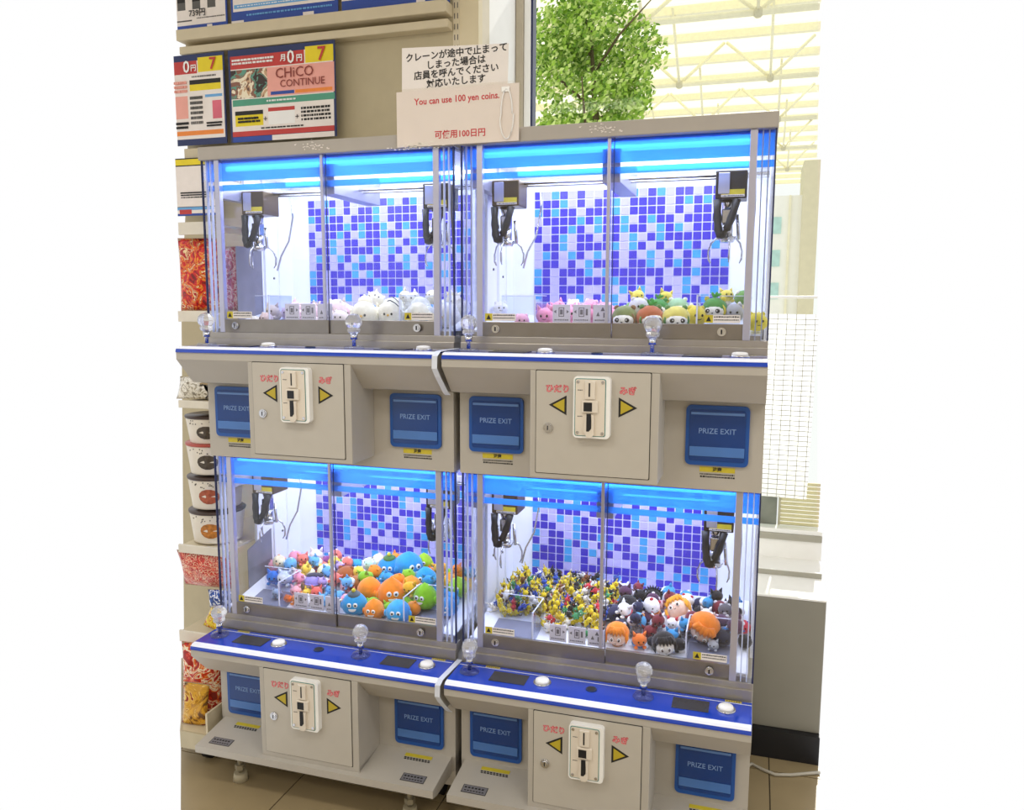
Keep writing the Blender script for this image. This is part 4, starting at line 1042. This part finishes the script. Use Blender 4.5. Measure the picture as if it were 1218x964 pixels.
poster('cut off white and orange poster beside the slotted upright', -.635, -.225, 2.587, 2.76, .500,
  [(.0, .9, .26, 1.0, PW), (.02, .2, .5, .55, PO), (.7, .78, .06, .22, PW)], [], PB)
poster('small character poster of a plain face in black outline on the left shelf', -1.335, -1.15, 1.90, 2.115, .452,
  [(.0, 1., .16, .86, PW), (.0, .8, .88, .98, PY), (.0, 1., .0, .15, PW), (.0, .9, .10, .15, PLB), (.0, 1., .0, .04, PB), (.05, .35, .03, .11, PR)] + ink_rows(.1, .8, .30, .42, 3, INK, 14), [], INK)
# snack goods on the shelves
def snack_bag(label, name, x, y, z, w, h, d, m_, rot=(0, 0, 0), seed=0, group='snack bags on the shelves'):
    t = thing(name, label, 'snack bag', (x, y, z), rot, group)
    b = B(); r = random.Random(seed); nx, nz = 12, 14; ph = [r.uniform(0, 6) for _ in range(6)]
    F = {}
    for side in (-1, 1):
        for i in range(nx+1):
            for j in range(nz+1):
                u, v = i/nx*2-1, j/nz
                e = max(0, 1-u*u)**.5 * max(0, math.sin(PI*min(1, max(0, (v-.05)/.9))))**.5
                wr = 1 + .18*math.sin(u*5+ph[0]+v*4) * math.sin(v*9+ph[1]) + .10*math.sin(u*11+ph[2]-v*13)
                if side == 1 and (i in (0, nx) or j in (0, nz)): F[(side, i, j)] = F[(-1, i, j)]; continue
                F[(side, i, j)] = b.bm.verts.new((u*w/2*(1-.05*math.sin(PI*v)), side*d/2*e*wr, v*h))
    fs = []
    for side in (-1, 1):
        for i in range(nx):
            for j in range(nz):
                q = [F[(side, i, j)], F[(side, i+1, j)], F[(side, i+1, j+1)], F[(side, i, j+1)]]
                fs.append(b.bm.faces.new(q if side < 0 else q[::-1]))
    b._mark(fs, True); b.obj('bag', m_, t)
    b = B()
    for k in range(3):
        b.box(-w/2*.97, w/2*.97, -.0012, .0012, h*(.965+.012*k), h*(.972+.012*k)); b.box(-w/2*.97, w/2*.97, -.0012, .0012, h*(.005+.012*k), h*(.012+.012*k))
    b.obj('crimped_seal', mat('foil_seal', '#b9a98a', .3, .5), t)
    return t
REDBAG = patterned('red_snack_print', ['#7a1010', '#c01818', '#d82a1e', '#e9962c', '#c01818', '#f0d8a0', '#b01515'], 22, .25)
PINKBAG = patterned('pink_snack_print', ['#b8386a', '#d66a94', '#f4dbe6', '#c8487a', '#a82c5c'], 25, .25)
GOLD = patterned('gold_snack_print', ['#6b4410', '#b27c1c', '#d8a22c', '#c8922a', '#e8c060', '#8a2a14'], 16, .25)
REDGOLD = patterned('red_gold_print', ['#8a1c10', '#c42a18', '#d8742a', '#f0e0c0', '#c42a18', '#9a1a12'], 20, .25)
YELB = patterned('yellow_snack_print', ['#8a6a10', '#d8b81c', '#efd43a', '#e8c82a', '#c03018', '#f4e8a0'], 30, .25)
NETR = patterned('red_net_print', ['#a81c18', '#c82a20', '#e8c8a8', '#b82018', '#d83828', '#e8b090'], 40, .3)
snack_bag('tall red and gold snack bag on the middle shelf beside the upper left cabinet', 'snack_bag', -.998, .13, 1.541, .150, .245, .055, REDBAG, (0, 0, .1), 1)
snack_bag('pink snack bag seen through the side glass of the upper left cabinet', 'snack_bag', -.945, .26, 1.541, .085, .225, .05, PINKBAG, (0, 0, .0), 2)
snack_bag('clear silvery bag on the shelf below the upper console', 'snack_bag', -1.03, .12, 1.238, .13, .085, .05, patterned('silver_foil', ['#8a8272', '#d8d2c4', '#f2eee4', '#b0a894'], 30, .2), (-.5, 0, .3), 3)
snack_bag('red netted snack bag drooping under the tub shelf', 'snack_bag', -1.01, .13, .560, .21, .145, .06, NETR, (.25, .0, .05), 4)
snack_bag('small blue snack bag with white lettering marks above the yellow bag', 'snack_bag', -.945, .10, .500, .09, .07, .04, patterned('blue_print', ['#14306a', '#1e4aa0', '#e8ecf4', '#1b3f8c'], 30, .25), (.1, 0, .1), 5)
snack_bag('yellow snack bag lying on the lower shelf', 'snack_bag', -.965, .10, .412, .12, .105, .05, YELB, (-.35, .3, .1), 6)
snack_bag('large red and gold crisps bag standing on the bottom deck', 'snack_bag', -1.01, .060, .126, .15, .26, .07, REDGOLD, (.06, .06, .15), 7)
snack_bag('gold crisps bag leaning in front at the bottom left corner', 'snack_bag', -.975, -.030, .126, .09, .15, .035, GOLD, (-.06, .08, .2), 8)
snack_bag('brown snack bag behind the red crisps bag on the bottom deck', 'snack_bag', -.945, .20, .126, .10, .22, .06, patterned('brown_print', ['#3a2410', '#6b4416', '#8a5c1c', '#52340f'], 20, .3), (0, 0, .0), 9)
def tub(label, x, y, z, rt, rb, h, lid, lidm, ovalc):
    t = thing('noodle_tub', label, 'food tub', (x, y, z), (0, 0, 0), 'food tubs on the shelf')
    B().lathe([(rb, 0), (rb, .004), (rt, h-.008), (rt, h-.006), (0, h-.006)], 28).obj('cup', mat('tub_cream', '#ddd5c6', .5, var=.05), t)
    B().lathe([(rt+.002, h-.008), (rt+.004, h-.004), (rt+.003, h), (0, h+.001)], 28).obj('lid', lidm, t)
    # printed oval picture wrapped on the front
    b = B(); vs = []
    for k in range(14):
        a = 2*PI*k/14; ang = -PI/2 + .35 + math.cos(a)*.42; zz = h*.42 + math.sin(a)*h*.24; rr = rb+(rt-rb)*zz/h + .0012
        vs.append(b.bm.verts.new((math.cos(ang)*rr, math.sin(ang)*rr, zz)))
    c = b.bm.verts.new((math.cos(-PI/2+.35)*(rb+(rt-rb)*.42+.0016), math.sin(-PI/2+.35)*(rb+(rt-rb)*.42+.0016), h*.42))
    for k in range(14): b.bm.faces.new((c, vs[k], vs[(k+1) % 14]))
    b.obj('printed_oval', ovalc, t)
    b = B(); r = random.Random(int(z*100))
    for k in range(16):
        ang = -PI/2 + r.uniform(-.5, 1.1); zz = h*r.uniform(.70, .88); rr = rb+(rt-rb)*zz/h+.001
        b.ico((math.cos(ang)*rr, math.sin(ang)*rr, zz), .0022, 1)
    b.obj('small_print', GREYT, t)
OV1 = mat('oval_dark', '#4a4034', .5, var=.4, nscale=80); OV2 = mat('oval_rust', '#a8553a', .5, var=.3, nscale=80); OV3 = mat('oval_gold', '#b5722c', .5, var=.4, nscale=80)
DKL = mat('lid_dark', '#3c2a22', .4); RDL = mat('lid_red', '#b0483a', .4); TBL = mat('lid_tan', '#c9bda6', .4)
tub('topmost food tub with a dark rim under the upper console', -1.005, .18, 1.084, .092, .080, .095, 1, DKL, OV1)
tub('food tub with a red rim, second from the top', -1.005, .18, .975, .094, .082, .108, 1, RDL, OV1)
tub('food tub with a dark rim and rust oval, second from the bottom', -1.005, .18, .852, .094, .082, .112, 1, DKL, OV2)
tub('lowest food tub with a dark rim and golden oval', -1.005, .18, .728, .094, .082, .114, 1, DKL, OV3)
b = B(); b.m(0).box(-.05, .05, -.04, .04, 0, .055, .003); b.m(1)
for k in range(30):
    b.box(-.05+rnd.uniform(0, .09), -.05+rnd.uniform(.003, .1), -.0408, -.040, rnd.uniform(0, .05), rnd.uniform(.0, .055))
bx = b.obj('snack_box', [mat('box_kraft', '#a28c66', .6, var=.1), GREYT], None, (-1.0, .14, 1.545+.0-.000)); bx.location = (-1.005, .17, 1.238); bx.scale = (1, 1, 1)
tag(bx, 'kraft snack box behind the silvery bag below the upper console', 'box')

# ------------------------------------------------------------------ right side: white wire grid, cable
t = thing('wire_grid', 'white wire grid with backing sheet hung in front of the window', 'grid panel', (.94, .93, .845), (0, math.radians(.8), 0))
B().box(-.125, .085, .006, .009, 0, .690).obj('backing_sheet', film('translucent_sheet', '#ffffff', .35, .8), t)
GW = mat('grid_wire', '#a39f98', .5)
for k in range(36):
    z = .012 + k*.0188
    B().box(-.125, .085, -.0012, .0008, z, z+.0022).obj('horizontal_wire', GW, t)
for k in range(7):
    x = -.122 + k*.0325
    B().box(x, x+.0022, -.0022, -.0002, 0, .690).obj('vertical_wire', GW, t)
tag(B().tube([(.80, .42, .006), (.865, .505, .006), (.90, .480, .006), (.94, .462, .006), (.99, .476, .006), (1.04, .500, .006), (1.083, .520, .006)], .0055, 8).obj('power_cable', mat('cable_white', '#b9b3a4', .5)), 'pale power cable lying on the floor below the window', 'cable')

# ------------------------------------------------------------------ outdoors
t = thing('street_tree', 'bright green leafy tree outside the window', 'tree', (-.92, 6.2, 0))
B().tube([(0, 0, 0), (.03, 0, 1.2), (-.02, .02, 2.4), (.08, 0, 3.4), (0, 0, 4.4)], [.10, .085, .06, .035, .012], 10).obj('trunk', mat('bark', '#6a5a40', .9, var=.2), t)
for k in range(9):
    a = k*2.4; z = 2.6+k*.25
    B().tube([(0, 0, z), (math.cos(a)*.4, math.sin(a)*.4, z+.35), (math.cos(a)*.8, math.sin(a)*.7, z+.6)], [.018, .012, .005], 6).obj('branch', MATS['bark'], t)
r = random.Random(5); blobs = []
for k in range(64):
    a = r.uniform(0, 2*PI); q = r.random()**.5; z = r.uniform(-1, 1)
    blobs.append((math.cos(a)*q*.62*(1-.30*abs(z)), math.sin(a)*q*.6, 3.98 + z*.92, r.uniform(.16, .28)))
verts, faces, mi = [], [], []
for (bx_, by_, bz_, br) in blobs:
    for n in range(210):
        d = Vector((r.gauss(0, 1), r.gauss(0, 1), r.gauss(0, 1))).normalized() * br * r.uniform(.55, 1.05)
        c = Vector((bx_, by_, bz_)) + d; s = r.uniform(.022, .042)
        ax = Vector((r.gauss(0, 1), r.gauss(0, 1), r.gauss(0, 1))).normalized(); u = ax.orthogonal().normalized()*s; w = ax.cross(u).normalized()*s*.55
        i0 = len(verts); verts += [c-u, c+w, c+u, c-w]; faces.append((i0, i0+1, i0+2, i0+3)); mi.append(r.choices((0, 1, 2), (.4, .35, .25))[0])
me = bpy.data.meshes.new('foliage'); me.from_pydata(verts, [], faces); me.polygons.foreach_set('material_index', mi)
for m_ in (mat('leaf_bright', '#a8cc4a', .6, var=.15), mat('leaf_light', '#d8ea8c', .6, var=.1), mat('leaf_mid', '#6f9a2c', .6, var=.2)): me.materials.append(m_)
fo = put('foliage', me, t); fo['kind'] = 'stuff'
CAN = film('canopy_sheet', '#fffdee', .35, .85); CANB = mat('canopy_beam', '#f1eacb', .6, var=.04); CAND = mat('canopy_joint', '#c9c2a6', .6)
t = thing('station_canopy', 'pale steel space-frame canopy high outside the window', 'canopy', (0, 16, 0))
def xr(yy): return .82 + .062*(yy + 16 + .6)         # the canopy's right edge runs out obliquely
for k in range(17):
    y = -7.5 + k*1.35
    B().prism([(-6, y+.10), (xr(y+.1), y+.10), (xr(y+1.3), y+1.30), (-6, y+1.30)], 'z', 6.25, 6.28).obj('roof_sheet', CAN, t)
    B().box(-6, xr(y), y-.04, y+.06, 6.08, 6.22, .01).obj('purlin', CANB, t)
for k in range(5):
    y = -6.8+k*3.2
    B().cyl((-6, y, 5.35), (xr(y), y, 5.35), .045, n=8).obj('chord_tube', CANB, t)
    for q in range(6):
        x = xr(y)-.75-q*1.5
        b = B(); b.cyl((x, y, 5.35), (x+.70, y+.6, 6.15), .028, n=6); b.cyl((x, y, 5.35), (x-.75, y+.6, 6.15), .028, n=6); b.cyl((x, y, 5.35), (x, y-1.4, 6.15), .024, n=6)
        b.m(1).ball((x, y, 5.35), .075, 8, 6); b.obj('truss_brace', [CANB, CAND], t)
for y in (-6.8, 8): B().cyl((-5.5, y, 0), (-5.5, y, 6.1), .12, n=12).obj('canopy_column', CANB, t)
t = thing('office_building', 'pale building with teal windows beyond the wire grid', 'building', (1.05, 5.2, 0))
B().box(-.22, .10, 0, .6, 0, 2.50).obj('facade', mat('facade_white', '#f6f4ea', .7, var=.02), t)
B().box(.10, .23, -.06, .5, 0, 2.78, .005).obj('corner_column', mat('column_beige', '#ddd4b4', .7, var=.03), t)
for k in range(3):
    B().box(-.15, -.06, -.01, .01, 1.62+k*.28, 1.76+k*.28).obj('window_pane', mat('pane_teal', '#b9dcd4', .2, var=.1), t)
B().box(-.005, .012, -.02, .0, 0, 2.50).obj('downpipe', CANB, t)
b = B(); b.m(0)
t = thing('slatted_blind', 'beige slatted blind outside below the wire grid', 'blind', (.98, 1.034, .6975))
for k in range(12): B().box(-.045, .10, 0, .012, .0+k*.016, .012+k*.016, .002, 1).obj('slat', mat('blind_beige', '#d9cda6', .6, var=.06), t)
B().box(-.050, -.042, -.004, .016, 0, .23).obj('blind_rail', FRB, t)
tag(B().box(-.09, .0, 0, .012, 0, .23, .002).obj('glass_screen', mat('screen_grey', '#85857f', .3, var=.2, nscale=12), None, (.925, 1.034, .6975)), 'grey smoked glass screen left of the slatted blind', 'screen')
